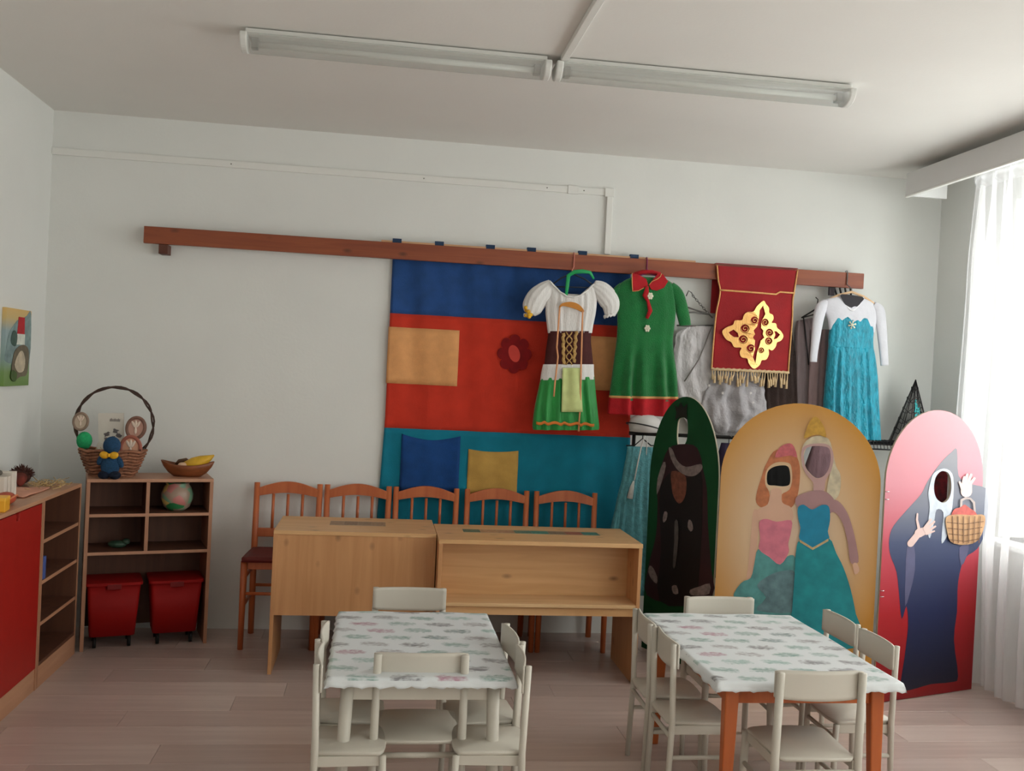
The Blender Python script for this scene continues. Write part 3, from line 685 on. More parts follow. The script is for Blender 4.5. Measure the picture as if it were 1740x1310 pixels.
# ================================================================ COSTUMES
def ring(xl, zl, xr, zr, Yc, d, amp, n, ph=0, seg=96, sq=.8):
    cx_, cz_ = (xl+xr)/2, (zl+zr)/2; hw = (xr-xl)/2; sl = (zr-zl)/2; out = []
    for k in range(seg):
        a = 2*PI*k/seg; c, s = math.cos(a), math.sin(a)
        c2 = math.copysign(abs(c)**sq, c); s2 = math.copysign(abs(s)**sq, s)
        f = amp*(math.sin(n*c2*1.5+ph)+.5*math.sin(n*2.3*c2+ph*2))
        out.append(Vector((cx_+hw*c2, Yc+d*s2+f*(abs(s) if s < 0 else -abs(s))*(-1), cz_+sl*c2)))
    return out
def garment(px, Y, d, amp, n, ph=0, sub=4, dz=None):
    """px rows: (xl,yl,xr,yr[,depth[,amp]]) traced on the plane Y, lofted to a closed sleeve of cloth"""
    rows = [r if len(r) == 6 else (*r, d, amp) if len(r) == 4 else (*r, amp) for r in px]
    rows = catmull(rows, sub, False); rings = []
    for i, r in enumerate(rows):
        a, b_ = at(r[0], r[1], Y), at(r[2], r[3], Y)
        rings.append(ring(a.x, a.z, b_.x, b_.z, Y, r[4], r[5], n, ph+.5*math.sin(a.z*9)))
    return MB().loft(rings)
def pxtube(pts, Y, r, seg=10, flat=1, nrm=None):
    P = [at(p[0], p[1], Y-(p[2] if len(p) > 2 else 0)) for p in pts]
    return MB().tube(P, r, seg, flat=flat, nrm=nrm)
DY = 5.560
def hanger(name, label, hookpx, peak, l, r, Y, m, hm, grp='clothes hangers on the wall rail', rad=.005):
    P = at(*peak, Y); t = thing(name, label, 'hanger', P, 0, grp)
    h = at(*hookpx, BY0-.01); pk = P
    hook = [Vector((pk.x, Y, pk.z)), Vector((pk.x, Y, pk.z+.02)), Vector((h.x, BY0-.006, 2.20)), Vector((h.x, BY0-.006, 2.272)), Vector((h.x, BY0+.006, 2.287)), Vector((h.x, BY1-.004, 2.284))]
    MB().tube(hook, .0035, 6).build('hook', hm, t, True, w=True)
    MB().tube([at(*l, Y), at((l[0]+peak[0])/2, (l[1]+peak[1])/2-3, Y), P, at((r[0]+peak[0])/2, (r[1]+peak[1])/2-3, Y), at(*r, Y)], rad, 8).build('shoulder_bar', m, t, True, w=True)
    MB().tube([at(l[0]+4, l[1]+1, Y), at(r[0]-4, r[1]+1, Y)], rad*.8, 8).build('cross_bar', m, t, True, w=True)
    return t
whitec = mat('white_cotton', (228, 226, 224), .9, .03, 20, .5, 90, (3, 1, .5), sheen=.2)
blk = mat('black_plastic', (22, 22, 24), .4, .05)
# --- dress 1: folk costume
hanger('clothes_hanger', 'dark hanger with a pinkish hook carrying the white and green folk dress', (976, 436), (972, 465), (935, 486), (1013, 488), DY, mat('navy_plastic', (24, 34, 52), .4), mat('copper_hook', (206, 132, 116), .4))
d1 = thing('folk_dress', 'child folk dress with white blouse, brown bodice and bright green skirt', 'dress', at(970, 600, DY))
bl = garment([(936, 478, 1008, 482, .018, .001), (931, 490, 1013, 494, .03, .003), (928, 510, 1014, 513), (927, 530, 1012, 533), (929, 550, 1008, 552), (931, 566, 1006, 566)], DY, .036, .0042, 16, .4)
ca = at(972, 480, DY)
for v in bl.bm.verts:
    if v.co.z > ca.z-.075: v.co.z -= .085*max(0, math.cos(min(1, abs(v.co.x-ca.x)/.125)*PI/2))*max(0, 1-(ca.z-v.co.z)/.075)
bl.build('blouse', whitec, d1, True, w=True)
# dark opening of the neckline is real: collar band with gathers
nb = []
for k in range(25):
    u = k/24; x = 934+u*76; yy = 478+4*u+25*math.sin(PI*u); nb.append(at(x, yy, DY-.040+.01*math.cos(PI*u)**2))
MB().tube([p+Vector((0, .002*math.sin(i*2.2), .002*math.cos(i*1.7))) for i, p in enumerate(nb)], .005, 6).build('neck_ruffle', whitec, d1, True, w=True)
garment([(932, 563, 1005, 563), (930, 580, 1004, 580), (927, 600, 1006, 601), (925, 621, 1008, 621)], DY, .040, .0015, 9).build('bodice', mat('brown_bodice', (70, 24, 22), .8, .15, 20, .2, 200), d1, True, w=True)
garment([(923, 619, 1009, 619), (920, 632, 1009, 632), (918, 646, 1010, 645)], DY, .042, .002, 10).build('waist_band', whitec, d1, True, w=True)
gs = mat('bright_green_satin', (24, 142, 58), .5, .14, 10, .3, 60, (2, 1, .6), sheen=.3)
garment([(919, 642, 1010, 640, .040, .003), (914, 665, 1012, 665, .05, .008), (908, 695, 1015, 695, .056, .011), (905, 722, 1018, 724, .058, .012), (906, 730, 1017, 730, .058, .012)], DY, .05, .01, 12, 1.0).build('skirt', gs, d1, True, w=True)
# apron panel
def apron(u, v):
    p = at(956+(960-956)*v+ (30+6*v)*u-6*v, 625+75*v, DY-.060-.014*v+.006*math.sin(u*7)); return p
MB().grid(apron, 10, 12, .002).build('pale_apron_panel', mat('pale_green_cloth', (196, 206, 140), .8, .12, 16), d1, True, w=True)
og = mat('orange_trim', (206, 116, 40), .6, .1)
MB().grid(lambda u, v: at(911+97*u+2*math.sin(u*20), 716+5*v+1.5*math.sin(u*34)+3*u, DY-.071), 40, 2, .001).build('hem_embroidery', og, d1, True, w=True)
gold_b = mat('gold_braid', (190, 152, 90), .6, .2, 80, .6, 120)
for a, b_ in (((957, 566), (958, 619)), ((979, 563), (975, 616))):
    MB().tube([at(a[0]+(b_[0]-a[0])*k/14+1.2*math.sin(k*2), a[1]+(b_[1]-a[1])*k/14, DY-.044) for k in range(15)], .010, 8, flat=.4, nrm=(0, 1, 0)).build('gold_lacing', gold_b, d1, True, w=True)
for s in (1, -1):
    MB().tube([at(967+s*5*math.cos(k*.9), 564+k*4, DY-.048-.002*s) for k in range(15)], .004, 6).build('lace_cord', gold_b, d1, True, w=True)
for side, P, R in (('l', [(938, 482), (925, 494), (912, 508), (904, 524), (900, 533)], [.028, .052, .062, .056, .034]), ('r', [(1008, 484), (1020, 492), (1032, 506), (1038, 520), (1036, 536)], [.028, .050, .058, .052, .030])):
    b = MB(); path = catmull([tuple(at(*p, DY)) for p in P], 5, False); rr = [x_[0] for x_ in catmull([(r,) for r in R], 5, False)]
    rings = []
    for i, (p, r) in enumerate(zip(path, rr)):
        p = Vector(p); q = Vector(path[min(i+1, len(path)-1)])-Vector(path[max(i-1, 0)]); q.normalize(); u = Vector((0, 1, 0)); v = q.cross(u)
        rings.append([p+(u*math.cos(a)*.62+v*math.sin(a))*r*(1+.07*math.cos(11*a+.2*i)) for a in [2*PI*k/44 for k in range(44)]])
    b.loft(rings).build('puff_sleeve', whitec, d1, True, w=True)
    c = at(*P[-1], DY); cu = [c+Vector((.030*math.cos(a), .022*math.sin(a), .010*math.cos(a)+.006*math.sin(9*a))) for a in [2*PI*k/40 for k in range(40)]]
    MB().tube(cu, .007, 6, True).build('cuff_ruffle', whitec, d1, True, w=True)
c = at(898, 530, DY-.02); b = MB(); random.seed(5)
for k in range(14): b.ball(c+Vector((random.uniform(-.018, .018), random.uniform(-.012, .01), random.uniform(-.028, .026))), .012, .010, .012, 8, 6)
b.build('yellow_rosette', mat('mustard_yellow', (222, 170, 40), .7, .2, 60), d1, True, w=True)
tag(pxtube([(962, 502), (964, 485), (966, 468), (976, 462, .02), (990, 461, .025), (1003, 463, .02), (1009, 474, .01)], DY-.035, [.008, .011, .012, .012, .012, .010, .006], 8, .3, (0, 1, 0)).build('green_ribbon', mat('emerald_ribbon', (22, 158, 88), .45, .12), None, True), 'emerald green ribbon knotted over the neck of the folk dress', 'ribbon')
ap = thing('neck_strap_apron', 'orange apron bib with long straps hanging over the folk dress', 'apron', at(970, 520, DY-.06))
b = MB().flat([catmull([(a.x, a.z) for a in [at(*p, DY-.06) for p in ((950, 521), (956, 515), (970, 513), (983, 517), (992, 527), (990, 531), (980, 526), (968, 522), (956, 520), (951, 524))]], 4)], .006, (0, DY-.056, 0))
b.build('bib', mat('ochre_orange', (196, 128, 50), .7, .1, 30), ap, w=True)
st = mat('peach_strap', (214, 150, 104), .7, .1)
pxtube([(951, 522), (949, 550), (946, 590), (948, 606), (946, 625), (943, 650), (941, 674)], DY-.066, .0055, 6, .4, (0, 1, 0)).build('strap', st, ap, True, w=True)
pxtube([(990, 528), (989, 560), (988, 600), (987, 640), (986, 690), (983, 733)], DY-.068, .0055, 6, .4, (0, 1, 0)).build('strap', st, ap, True, w=True)

# --- dress 2: green with red collar
hanger('clothes_hanger', 'purple hanger carrying the green dress with the red collar', (1100, 444), (1100, 464), (1058, 482), (1142, 482), DY, mat('purple_plastic', (132, 40, 92), .4), mat('purple_plastic', (132, 40, 92), .4))
gk = mat('green_knit', (8, 112, 50), .85, .12, 20, .7, 200, (1, 1, 1), sheen=.3)
d2 = thing('green_dress', 'green short-sleeved dress with red collar, red tie and red hem', 'dress', at(1100, 580, DY))
garment([(1076, 470, 1128, 472, .012, 0), (1056, 480, 1142, 482, .026, .001), (1050, 496, 1146, 500), (1049, 524, 1148, 528), (1049, 550, 1146, 552), (1048, 575, 1143, 580, .038, .002), (1045, 600, 1145, 604, .044, .006), (1041, 630, 1149, 632, .052, .016), (1037, 660, 1151, 662, .056, .020), (1035, 680, 1152, 682, .056, .020)], DY, .034, .0015, 8, 2).build('dress_body', gk, d2, True, w=True)
rk = mat('red_knit', (176, 16, 28), .8, .12, 24, .4, 200)
garment([(1035, 675, 1152, 677, .0575, .020), (1033, 690, 1150, 694, .059, .0205), (1032, 703, 1148, 708, .060, .0205)], DY, .05, .01, 8, 2).build('red_hem', rk, d2, True, w=True)
garment([(1035, 672, 1152, 674, .0585, .020), (1035, 676, 1152, 678, .0585, .020)], DY, .05, .01, 8, 2, 1).build('hem_piping', mat('gold_piping', (214, 160, 100), .6), d2, True, w=True)
def sleeve(P, R, m, par, Y=DY, flat=.55, name='sleeve'):
    path = catmull([tuple(at(*p, Y)) for p in P], 4, False); rr = [x_[0] for x_ in catmull([(r,) for r in R], 4, False)]
    MB().tube(path, rr, 20, flat=flat, nrm=(0, 1, 0)).build(name, m, par, True, w=True)
sleeve([(1140, 484), (1150, 498), (1157, 520), (1163, 545), (1164, 553)], [.022, .038, .040, .037, .036], gk, d2)
sleeve([(1058, 484), (1050, 496), (1046, 512), (1045, 528)], [.020, .034, .034, .030], gk, d2, DY+.012)
def cpoly(pts, Y, off=0.0, th=.006, sm=0):
    return MB().flat([[(a.x, a.z) for a in [at(*p, Y) for p in pts]]], th, (0, Y+off, 0), smooth=sm)
cpoly([(1074, 464), (1085, 467), (1098, 474), (1101, 484), (1092, 491), (1085, 494), (1078, 496), (1074, 492)], DY-.034).build('collar_flap', rk, d2, w=True, bevel=.002)
cpoly([(1135, 478), (1126, 466), (1118, 464), (1112, 472), (1102, 484), (1106, 492), (1116, 494), (1128, 489)], DY-.034).build('collar_flap', rk, d2, w=True, bevel=.002)
MB().tube([at(*p, DY-.01) for p in ((1078, 466), (1092, 462), (1108, 462), (1122, 466))], .012, 8).build('collar_stand', rk, d2, True, w=True)
for pts in (((1074, 464), (1074, 480), (1075, 495), (1085, 494), (1094, 489)), ((1103, 484), (1108, 478), (1117, 474), (1122, 470), (1124, 465))):
    MB().tube([at(*p, DY-.042) for p in pts], .0025, 6).build('collar_piping', mat('gold_piping', (214, 160, 100), .6), d2, True, w=True)
MB().tube([at(*p, DY-.048) for p in ((1100, 486), (1097, 502), (1101, 512), (1105, 528), (1099, 541))], [.008, .020, .009, .014, .010], 10, flat=.5, nrm=(0, 1, 0)).build('tie', rk, d2, True, w=True)
for q in ((1105, 503), (1100, 558)):
    c = at(*q, DY-.056 if q[1] < 520 else DY-.042); b = MB()
    for k in range(6): a = k*PI/3; b.ball(c+Vector((.012*math.cos(a), 0, .014*math.sin(a))), .007, .004, .008, 8, 6)
    b.ball(c, .006, .006, .006, 8, 6); b.build('flower_button', mat('button_cream', (232, 226, 206), .4), d2, True, w=True)

# --- banner draped over the rail
bn = thing('red_banner', 'dark red fringed banner with a gold ornament draped over the rail', 'banner', at(1282, 540, 5.61))
br = mat('banner_red_velvet', (150, 8, 18), .8, .12, 8, .2, 200, sheen=.3)
BYN = 5.612
Lp = [(1217, 451), (1219, 475), (1222, 498), (1216, 530), (1212, 570), (1209, 610), (1208, 627)]; Rp = [(1356, 459), (1352, 485), (1348, 508), (1347, 540), (1344, 580), (1341, 615), (1340, 633)]
Lc = catmull(Lp, 5, False); Rc = catmull(Rp, 5, False)
BCX = at(1275, 545, BYN).x
def crease(x): return max(0, .030-.13*abs(x-BCX))
def ban(u, v):
    i = min(len(Lc)-1, int(round(v*(len(Lc)-1)))); a, b_ = at(*Lc[i], BYN), at(*Rc[i], BYN)
    p = a.lerp(b_, u); p.y = BYN+.003*math.sin(u*8+v*2)*v-.004*math.exp(-((v-.27)/.04)**2)-crease(p.x)*min(1, max(0, (v-.2)/.25)); return p
MB().grid(ban, 24, 30, .003).build('front_cloth', br, bn, True, w=True)
tl, tr_ = ban(0, 0), ban(1, 0)
MB().box(tl.x, tr_.x, BYN-.001, BY1+.018, 2.2765, 2.2795).build('top_fold', br, bn, w=True)
MB().box(tl.x, tr_.x, BY1+.0175, BY1+.0205, 1.98, 2.278).build('back_cloth', br, bn, w=True)
gt_ = mat('gold_trim_cord', (224, 168, 104), .45, .12, 60)
for u in (0.008, .992): MB().tube([ban(u, k/30)+Vector((0, -.004, 0)) for k in range(31)], .0045, 6).build('edge_trim', gt_, bn, True, w=True)
MB().tube([ban(k/20, .285+.02*math.sin(k/20*PI)-.02*k/20)+Vector((0, -.005, 0)) for k in range(21)], .0055, 6).build('cross_trim', gt_, bn, True, w=True)
fm = mat('fringe_cream', (214, 186, 146), .8, .15, 60)
MB().tube([ban(k/40, .995)+Vector((0, -.003, .003*math.sin(k*2.4))) for k in range(41)], .009, 6).build('fringe_heading', fm, bn, True, w=True)
random.seed(21)
for k in range(30):
    p = ban((k+.5)/30, 1.0)+Vector((0, -.002, 0)); L0 = random.uniform(.055, .10); dx = random.uniform(-.012, .012)
    MB().tube([p, p+Vector((dx*.4, -.003, -L0*.45)), p+Vector((dx, .0, -L0*.6)), p+Vector((dx*1.4, 0, -L0))], [.003, .0035, .007, .008], 6).build('tassel', fm, bn, True, w=True)
def c1(x, y): a = at(1140+x/4.679, 440+y/4.679, BYN-.004); return (a.x, a.z)
outer = [(722, 335), (742, 360), (768, 392), (770, 430), (800, 446), (806, 478), (790, 508), (826, 514), (836, 548), (866, 572), (890, 614), (868, 650), (836, 664), (824, 700), (794, 728), (766, 716), (768, 760), (745, 800), (708, 806), (692, 842), (650, 872), (622, 858), (600, 826), (590, 792), (548, 782), (534, 740), (546, 706), (494, 702), (470, 662), (432, 640), (402, 582), (432, 546), (484, 524), (500, 490), (552, 488), (566, 448), (596, 424), (640, 420), (668, 378)]
hol = [[(718, 372), (738, 440), (706, 500), (702, 550), (722, 570), (716, 600), (730, 626), (700, 650), (690, 690), (668, 750), (656, 830), (634, 780), (646, 700), (652, 650), (634, 624), (652, 600), (640, 570), (668, 540), (684, 470), (690, 410)],
       [(450, 584), (488, 562), (520, 590), (528, 624), (490, 622), (462, 600)], [(862, 602), (832, 576), (812, 574), (822, 604), (806, 640), (836, 632)]]
def disc(x, y, r): return [(x+r*math.cos(a), y+r*math.sin(a)) for a in [2*PI*k/20 for k in range(20)]]
circ = [(648, 492, 32), (736, 506, 30), (574, 556, 34), (772, 588, 32), (560, 642, 34), (766, 654, 31), (618, 714, 34), (704, 728, 24)]
loops = [[c1(*p) for p in catmull(outer, 3)]]+[[c1(*p) for p in h] for h in hol]+[[c1(*p) for p in disc(*c)] for c in circ]
gld, gn, gb2 = newmat('gold_foil'); gb2.inputs['Base Color'].default_value = (*rgb(236, 182, 112), 1); gb2.inputs['Metallic'].default_value = .75; gb2.inputs['Roughness'].default_value = .32
nzg = gn.nodes.new('ShaderNodeTexNoise'); nzg.inputs['Scale'].default_value = 25; bpg = gn.nodes.new('ShaderNodeBump'); bpg.inputs['Strength'].default_value = .25; bpg.inputs['Distance'].default_value = .01
gn.links.new(nzg.outputs['Fac'], bpg.inputs['Height']); gn.links.new(bpg.outputs[0], gb2.inputs['Normal'])
go_ = MB().flat(loops, .002, (0, BYN-.009, 0))
for v in go_.bm.verts: v.co.y -= crease(v.co.x)
go_.build('gold_ornament', gld, bn, w=True)
for k, (x, y_, r) in enumerate(circ):
    s = 1 if x > 680 else -1
    pts = []
    for i in range(22):
        a = i*.42*s+(0 if s > 0 else PI); rr = r*(.95-.78*i/21); pts.append(Vector((c1(x+rr*math.cos(a), y_+rr*math.sin(a))[0], BYN-.0125, c1(x+rr*math.cos(a), y_+rr*math.sin(a))[1])))
    for q in pts: q.y -= crease(q.x)
    MB().tube(pts, .0026, 6).build('gold_scroll', gld, bn, True, w=True)

# --- dress 3: turquoise with long white sleeves
hanger('clothes_hanger', 'pale wooden hanger carrying the turquoise dress', (1440, 478), (1447, 496), (1400, 514), (1488, 518), DY, wood('pale_hanger_wood', (226, 190, 150), (214, 174, 132), 'x', .5, False), mat('steel_hook', (150, 150, 152), .3, metal=.8), rad=.008)
d3 = thing('turquoise_dress', 'shiny turquoise dress with long sheer white sleeves at the right end of the rail', 'dress', at(1450, 600, DY))
ws = mat('white_stretch_mesh', (214, 214, 222), .8, .03, 20, .2, 60)
garment([(1426, 503, 1468, 507, .012, 0), (1400, 511, 1484, 516, .024, 0), (1402, 528, 1490, 533), (1407, 545, 1488, 550), (1409, 560, 1485, 566)], DY, .030, .001, 6).build('yoke', ws, d3, True, w=True)
tq = mat('turquoise_brocade', (16, 150, 176), .38, .28, 30, .9, 70, (1.4, 1, .6), sheen=.3)
b = garment([(1410, 540, 1484, 546, .030, .001), (1410, 556, 1484, 562), (1408, 575, 1483, 580), (1408, 590, 1484, 594)], DY, .037, .002, 10)
pa, pb2 = at(1410, 540, DY), at(1484, 546, DY)
for v in b.bm.verts:                                    # sweetheart neckline
    q = (v.co.x-pa.x)/(pb2.x-pa.x); u = 2*q-1
    wz = min(1, max(0, (v.co.z-(pa.z+(pb2.z-pa.z)*q-.045))/.045)); v.co.z += wz*(.018*(1-u*u)-.034*math.exp(-(u/.20)**2))
b.build('bodice', tq, d3, True, w=True)
garment([(1408, 588, 1484, 592, .036, .003), (1406, 605, 1487, 608, .044, .006), (1403, 640, 1491, 644, .052, .009), (1400, 680, 1493, 686, .056, .010), (1398, 720, 1495, 728, .058, .011), (1398, 742, 1496, 750, .058, .011)], DY, .05, .01, 15, .7, 5).build('skirt', tq, d3, True, w=True)
sleeve([(1406, 514), (1396, 522), (1390, 545), (1386, 575), (1383, 600), (1382, 615)], [.020, .036, .034, .028, .024, .023], ws, d3, DY-.005, .5)
sleeve([(1484, 518), (1493, 527), (1497, 550), (1500, 580), (1502, 605), (1503, 621)], [.020, .036, .034, .030, .027, .026], ws, d3, DY-.005, .5)
nb = [at(1428+39*k/20, 501+4*k/20+24*math.sin(PI*k/20), DY-.030+.012*abs(math.cos(PI*k/20))) for k in range(21)]
MB().tube(nb, .0065, 8).build('neck_band', mat('white_ribbing', (236, 236, 240), .8), d3, True, w=True)
cpoly([(1430, 500), (1466, 505), (1463, 514), (1456, 521), (1447, 523), (1437, 518), (1431, 509)], DY-.026, th=.002, sm=3).build('neck_shade_patch', mat('inside_shadow_cloth', (58, 56, 60), .9), d3, w=True)  # dark patch laid over the yoke as the shaded inside of the neck
c = at(1448, 552, DY-.044); b = MB()
for k in range(6):
    a = k*PI/3+.26; d_ = Vector((math.cos(a), 0, math.sin(a))); b.tube([c, c+d_*.026], .003, 6)
    for s in (.5, -.5): b.tube([c+d_*.014, c+d_*.014+Vector((math.cos(a+s), 0, math.sin(a+s)))*.010], .0022, 6)
b.build('brooch', mat('cream_enamel', (232, 226, 200), .3), d3, True, w=True)

# --- garments hanging behind
GB = 5.685
def back_garment(name, label, cat, rows, m, Y=GB, d=.014, amp=.004, n=9, ph=0, grp='costumes hanging behind the banner', crumple=0):
    t = thing(name, label, cat, at((rows[0][0]+rows[0][2])/2, rows[0][1], Y), 0, grp)
    o = garment([(*r, d, amp) if len(r) == 4 else r for r in rows], Y, d, amp, n, ph).build('cloth', m, t, True, w=True)
    if crumple:
        tx_ = bpy.data.textures.new('crumple', 'CLOUDS'); tx_.noise_scale = .07
        md = o.modifiers.new('crumple', 'DISPLACE'); md.texture = tx_; md.strength = crumple; md.mid_level = .6
    return t
tull = mat('grey_white_tulle', (196, 192, 194), .9, .08, 16, .8, 30, (2, 1, 1)); tull2 = mat('silver_grey_tulle', (172, 168, 172), .8, .12, 14, .9, 30)
g1 = back_garment('tulle_dress', 'pale grey tulle dress between the green dress and the banner', 'dress', [(1170, 553, 1206, 553, .008, .001), (1150, 566, 1216, 566, .014, .003), (1146, 584, 1222, 587), (1142, 620, 1232, 622), (1146, 660, 1245, 660), (1158, 700, 1262, 700), (1176, 740, 1270, 740)], tull, Y=5.665, d=.022, amp=.006, n=9, crumple=.03)
MB().tube([at(*p, 5.635) for p in ((1209, 556), (1198, 585), (1188, 610), (1174, 632), (1163, 648))], .004, 6).build('cord', mat('grey_cord', (128, 122, 118), .7), g1, True, w=True)
g2 = back_garment('silver_cape', 'puffy silver-grey satin cape below the banner fringe', 'cape', [(1218, 625, 1288, 627), (1206, 650, 1296, 655, .04, .012), (1190, 680, 1302, 690, .05, .015), (1192, 710, 1300, 705, .05, .015), (1204, 738, 1272, 730, .04, .01)], tull2, Y=5.645, d=.03, amp=.01, n=6, crumple=.06)
b = MB()
for q in ((1205, 655), (1276, 668), (1280, 684), (1228, 668)):
    c = at(*q, 5.575)
    for k in range(3): a = k*PI/3; v_ = Vector((math.cos(a), 0, math.sin(a)))*.010; b.tube([c-v_, c+v_], .0016, 5)
b.build('star_print', mat('silver_star', (226, 222, 220), .4), g2, w=True)
back_garment('brown_coat', 'dark brown coat hanging behind the right edge of the banner', 'coat', [(1308, 560, 1346, 565), (1300, 600, 1350, 602), (1298, 650, 1354, 655), (1298, 702, 1356, 705), (1298, 740, 1358, 742)], mat('dark_brown_wool', (56, 42, 38), .95, .2, 30, .5, 200), d=.02)
mv = mat('mauve_cloth', (136, 122, 124), .9, .1, 16, .3, 60, (2, 1, .5)); mv2 = mat('dusty_pink_cloth', (158, 134, 136), .9, .1, 16, .3, 60, (2, 1, .5))
g3 = back_garment('mauve_dress', 'mauve-grey dress between the banner and the white sleeve', 'dress', [(1354, 545, 1380, 540), (1351, 570, 1392, 570), (1352, 610, 1394, 612), (1353, 660, 1390, 662), (1352, 702, 1388, 704), (1352, 740, 1388, 742)], mv, ph=1)
MB().tube([at(*p, 5.662) for p in ((1365, 537), (1368, 560), (1371, 590), (1374, 620))], .004, 6).build('black_strap', blk, g3, True, w=True)
g4 = back_garment('dusty_pink_dress', 'dusty pink dress hanging under the white sleeve', 'dress', [(1380, 560, 1420, 560), (1376, 610, 1424, 612), (1374, 650, 1424, 652), (1372, 702, 1422, 704), (1372, 745, 1422, 747)], mv2, Y=5.655, ph=2.2, d=.018)
def chainhanger(label, pts, Y, m, peak, l, r):
    t = thing('clothes_hanger', label, 'hanger', at(*peak, Y), 0, 'clothes hangers on the wall rail')
    P = [at(*p, Y) for p in pts]; MB().tube(P, .003, 6).build('hook', m, t, True, w=True)
    MB().tube([at(*l, Y), at(*peak, Y), at(*r, Y)], .005, 8).build('shoulder_bar', m, t, True, w=True)
    MB().tube([at(*l, Y), at(*r, Y)], .004, 8).build('cross_bar', m, t, True, w=True)
gh = mat('grey_metal', (120, 118, 116), .4, metal=.5)
t = thing('clothes_hanger', 'grey wire hanger on a chain between the green dress and the banner', 'hanger', at(1205, 533, 5.665), 0, 'clothes hangers on the wall rail')
MB().tube([at(*p, 5.665) for p in ((1166, 503), (1170, 494), (1175, 497), (1178, 503))], .0035, 6).build('hook', gh, t, True, w=True)
b = MB()
for k in range(9):
    c = at(1178+24*k/8, 503+28*k/8, 5.665); ax = Vector((1, 0, -1)).normalized(); o2 = Vector((0, 1, 0)) if k % 2 else ax.cross(Vector((0, 1, 0)))
    b.tube([c+ax*.011*math.cos(a)+o2*.006*math.sin(a) for a in [2*PI*q/10 for q in range(10)]], .0018, 5, True)
b.build('chain', gh, t, True, w=True)
MB().tube([at(*p, 5.665) for p in ((1156, 518), (1180, 526), (1205, 534), (1211, 540))], .005, 8).build('shoulder_bar', gh, t, True, w=True)
MB().tube([at(*p, 5.665) for p in ((1150, 531), (1180, 531), (1205, 534))], .0045, 8).build('shoulder_bar', gh, t, True, w=True)
MB().tube([at(*p, 5.665) for p in ((1150, 553), (1180, 554), (1212, 553))], .005, 8).build('cross_bar', gh, t, True, w=True)
chainhanger('black hanger tilted behind the white sleeve of the turquoise dress', ((1388, 522), (1390, 509), (1386, 505)), 5.665, blk, (1388, 524), (1362, 540), (1400, 530))
b = thing('clothes_hanger', 'cluster of black hanger hooks at the right end of the rail', 'hanger', at(1430, 495, 5.668), 0, 'clothes hangers on the wall rail')
for k in range(5):
    MB().tube([at(1412+k*8, 482, 5.668), at(1409+k*9, 490, 5.668), at(1414+k*8, 502, 5.668)], .006, 6).build('hook', blk, b, True, w=True)
MB().box(at(1408, 490, 5.668).x, at(1418, 490, 5.668).x, 5.662, 5.674, at(1412, 502, 5.668).z, at(1412, 484, 5.668).z).build('clip', mat('dark_plum_plastic', (58, 44, 52), .5), b, bevel=.002, w=True)

# ================================================================ LOW CLOTHES RACK
RY = 5.545; RZc = 1.235
t = thing('clothes_rack', 'low black clothes rack with a wire shelf behind the cutout boards', 'rack', (2.3, RY, 0))
MB().tube([(1.47, RY, RZc), (3.20, RY, RZc)], .011, 10).build('rail', blk, t, True, w=True)
for x in (1.50, 3.18):
    MB().tube([(x, RY, .02), (x, RY, RZc)], .011, 8).build('upright', blk, t, True, w=True)
    MB().tube([(x, RY-.14, .012), (x, RY+.14, .012)], .012, 8).build('foot', blk, t, True, w=True)
b = MB()
for k in range(4): b.tube([(2.55, RY-.05+.035*k, RZc+.016), (3.32, RY-.05+.035*k, RZc+.016)], .004, 6)
for k in range(30): b.tube([(2.56+k*.026, RY-.055, RZc+.02), (2.56+k*.026, RY+.06, RZc+.02)], .0022, 5)
for k in range(16): b.tube([(2.95+k*.022, RY-.058, RZc+.018), (2.958+k*.022, RY-.06, RZc-.03)], .0022, 5)
b.tube([(2.9, RY-.06, RZc-.032), (3.3, RY-.06, RZc-.032)], .005, 6)
b.build('wire_shelf', blk, t, True, w=True)
grp = 'costumes on the low rack'
def low_garment(name, label, cat, x0, x1, ztop, zbot, m, flare=1.2, ph=0, d=.05):
    t = thing(name, label, cat, ((x0+x1)/2, RY, ztop), 0, grp); c = (x0+x1)/2; hw = (x1-x0)/2; R = []
    for k in range(13):
        v = k/12; w_ = hw*(.55+.45*min(1, v*5))*(1+(flare-1)*v); R.append(ring(c-w_, ztop-(ztop-zbot)*v, c+w_, ztop-(ztop-zbot)*v, RY, d*(.4+.6*min(1, v*4)), .010*v, 9, ph+v))
    MB().loft(R).build('cloth', m, t, True, w=True)
    MB().tube([(c, RY, ztop), (c, RY, RZc+.012), (c+.012, RY-.014, RZc+.004)], .003, 6).build('hook', gh, t, True, w=True)
    return t
def hx(px, py): return at(px, py, RY).x
low_garment('black_cape', 'black cape seen through the left face hole of the yellow board', 'cape', hx(1322, 808)-.17, hx(1322, 808)+.11, 1.20, .3, mat('black_cloth', (12, 11, 12), .95, .2, 20))
low_garment('plum_dress', 'dusky mauve dress seen through the right face hole of the yellow board', 'dress', hx(1390, 785)-.09, hx(1390, 785)+.14, 1.215, .35, mat('dusky_mauve', (120, 92, 98), .9, .15, 20, .3, 60, (2, 1, .5)), 1.1, 1)
low_garment('red_skirt', 'dark red and black skirt seen through the face hole of the pink board', 'skirt', hx(1600, 820)-.15, hx(1600, 820)+.08, 1.20, .6, mat('dark_red_black_lace', (40, 8, 12), .9, .2, 25, .3, 60, col2=(110, 14, 24)), 1.1, 2)
low_garment('purple_dress', 'dark purple dress between the green and the yellow board', 'dress', hx(1228, 770)-.05, hx(1228, 770)+.12, 1.20, .4, mat('dark_purple', (44, 34, 60), .9, .2, 20), 1.1, 3)
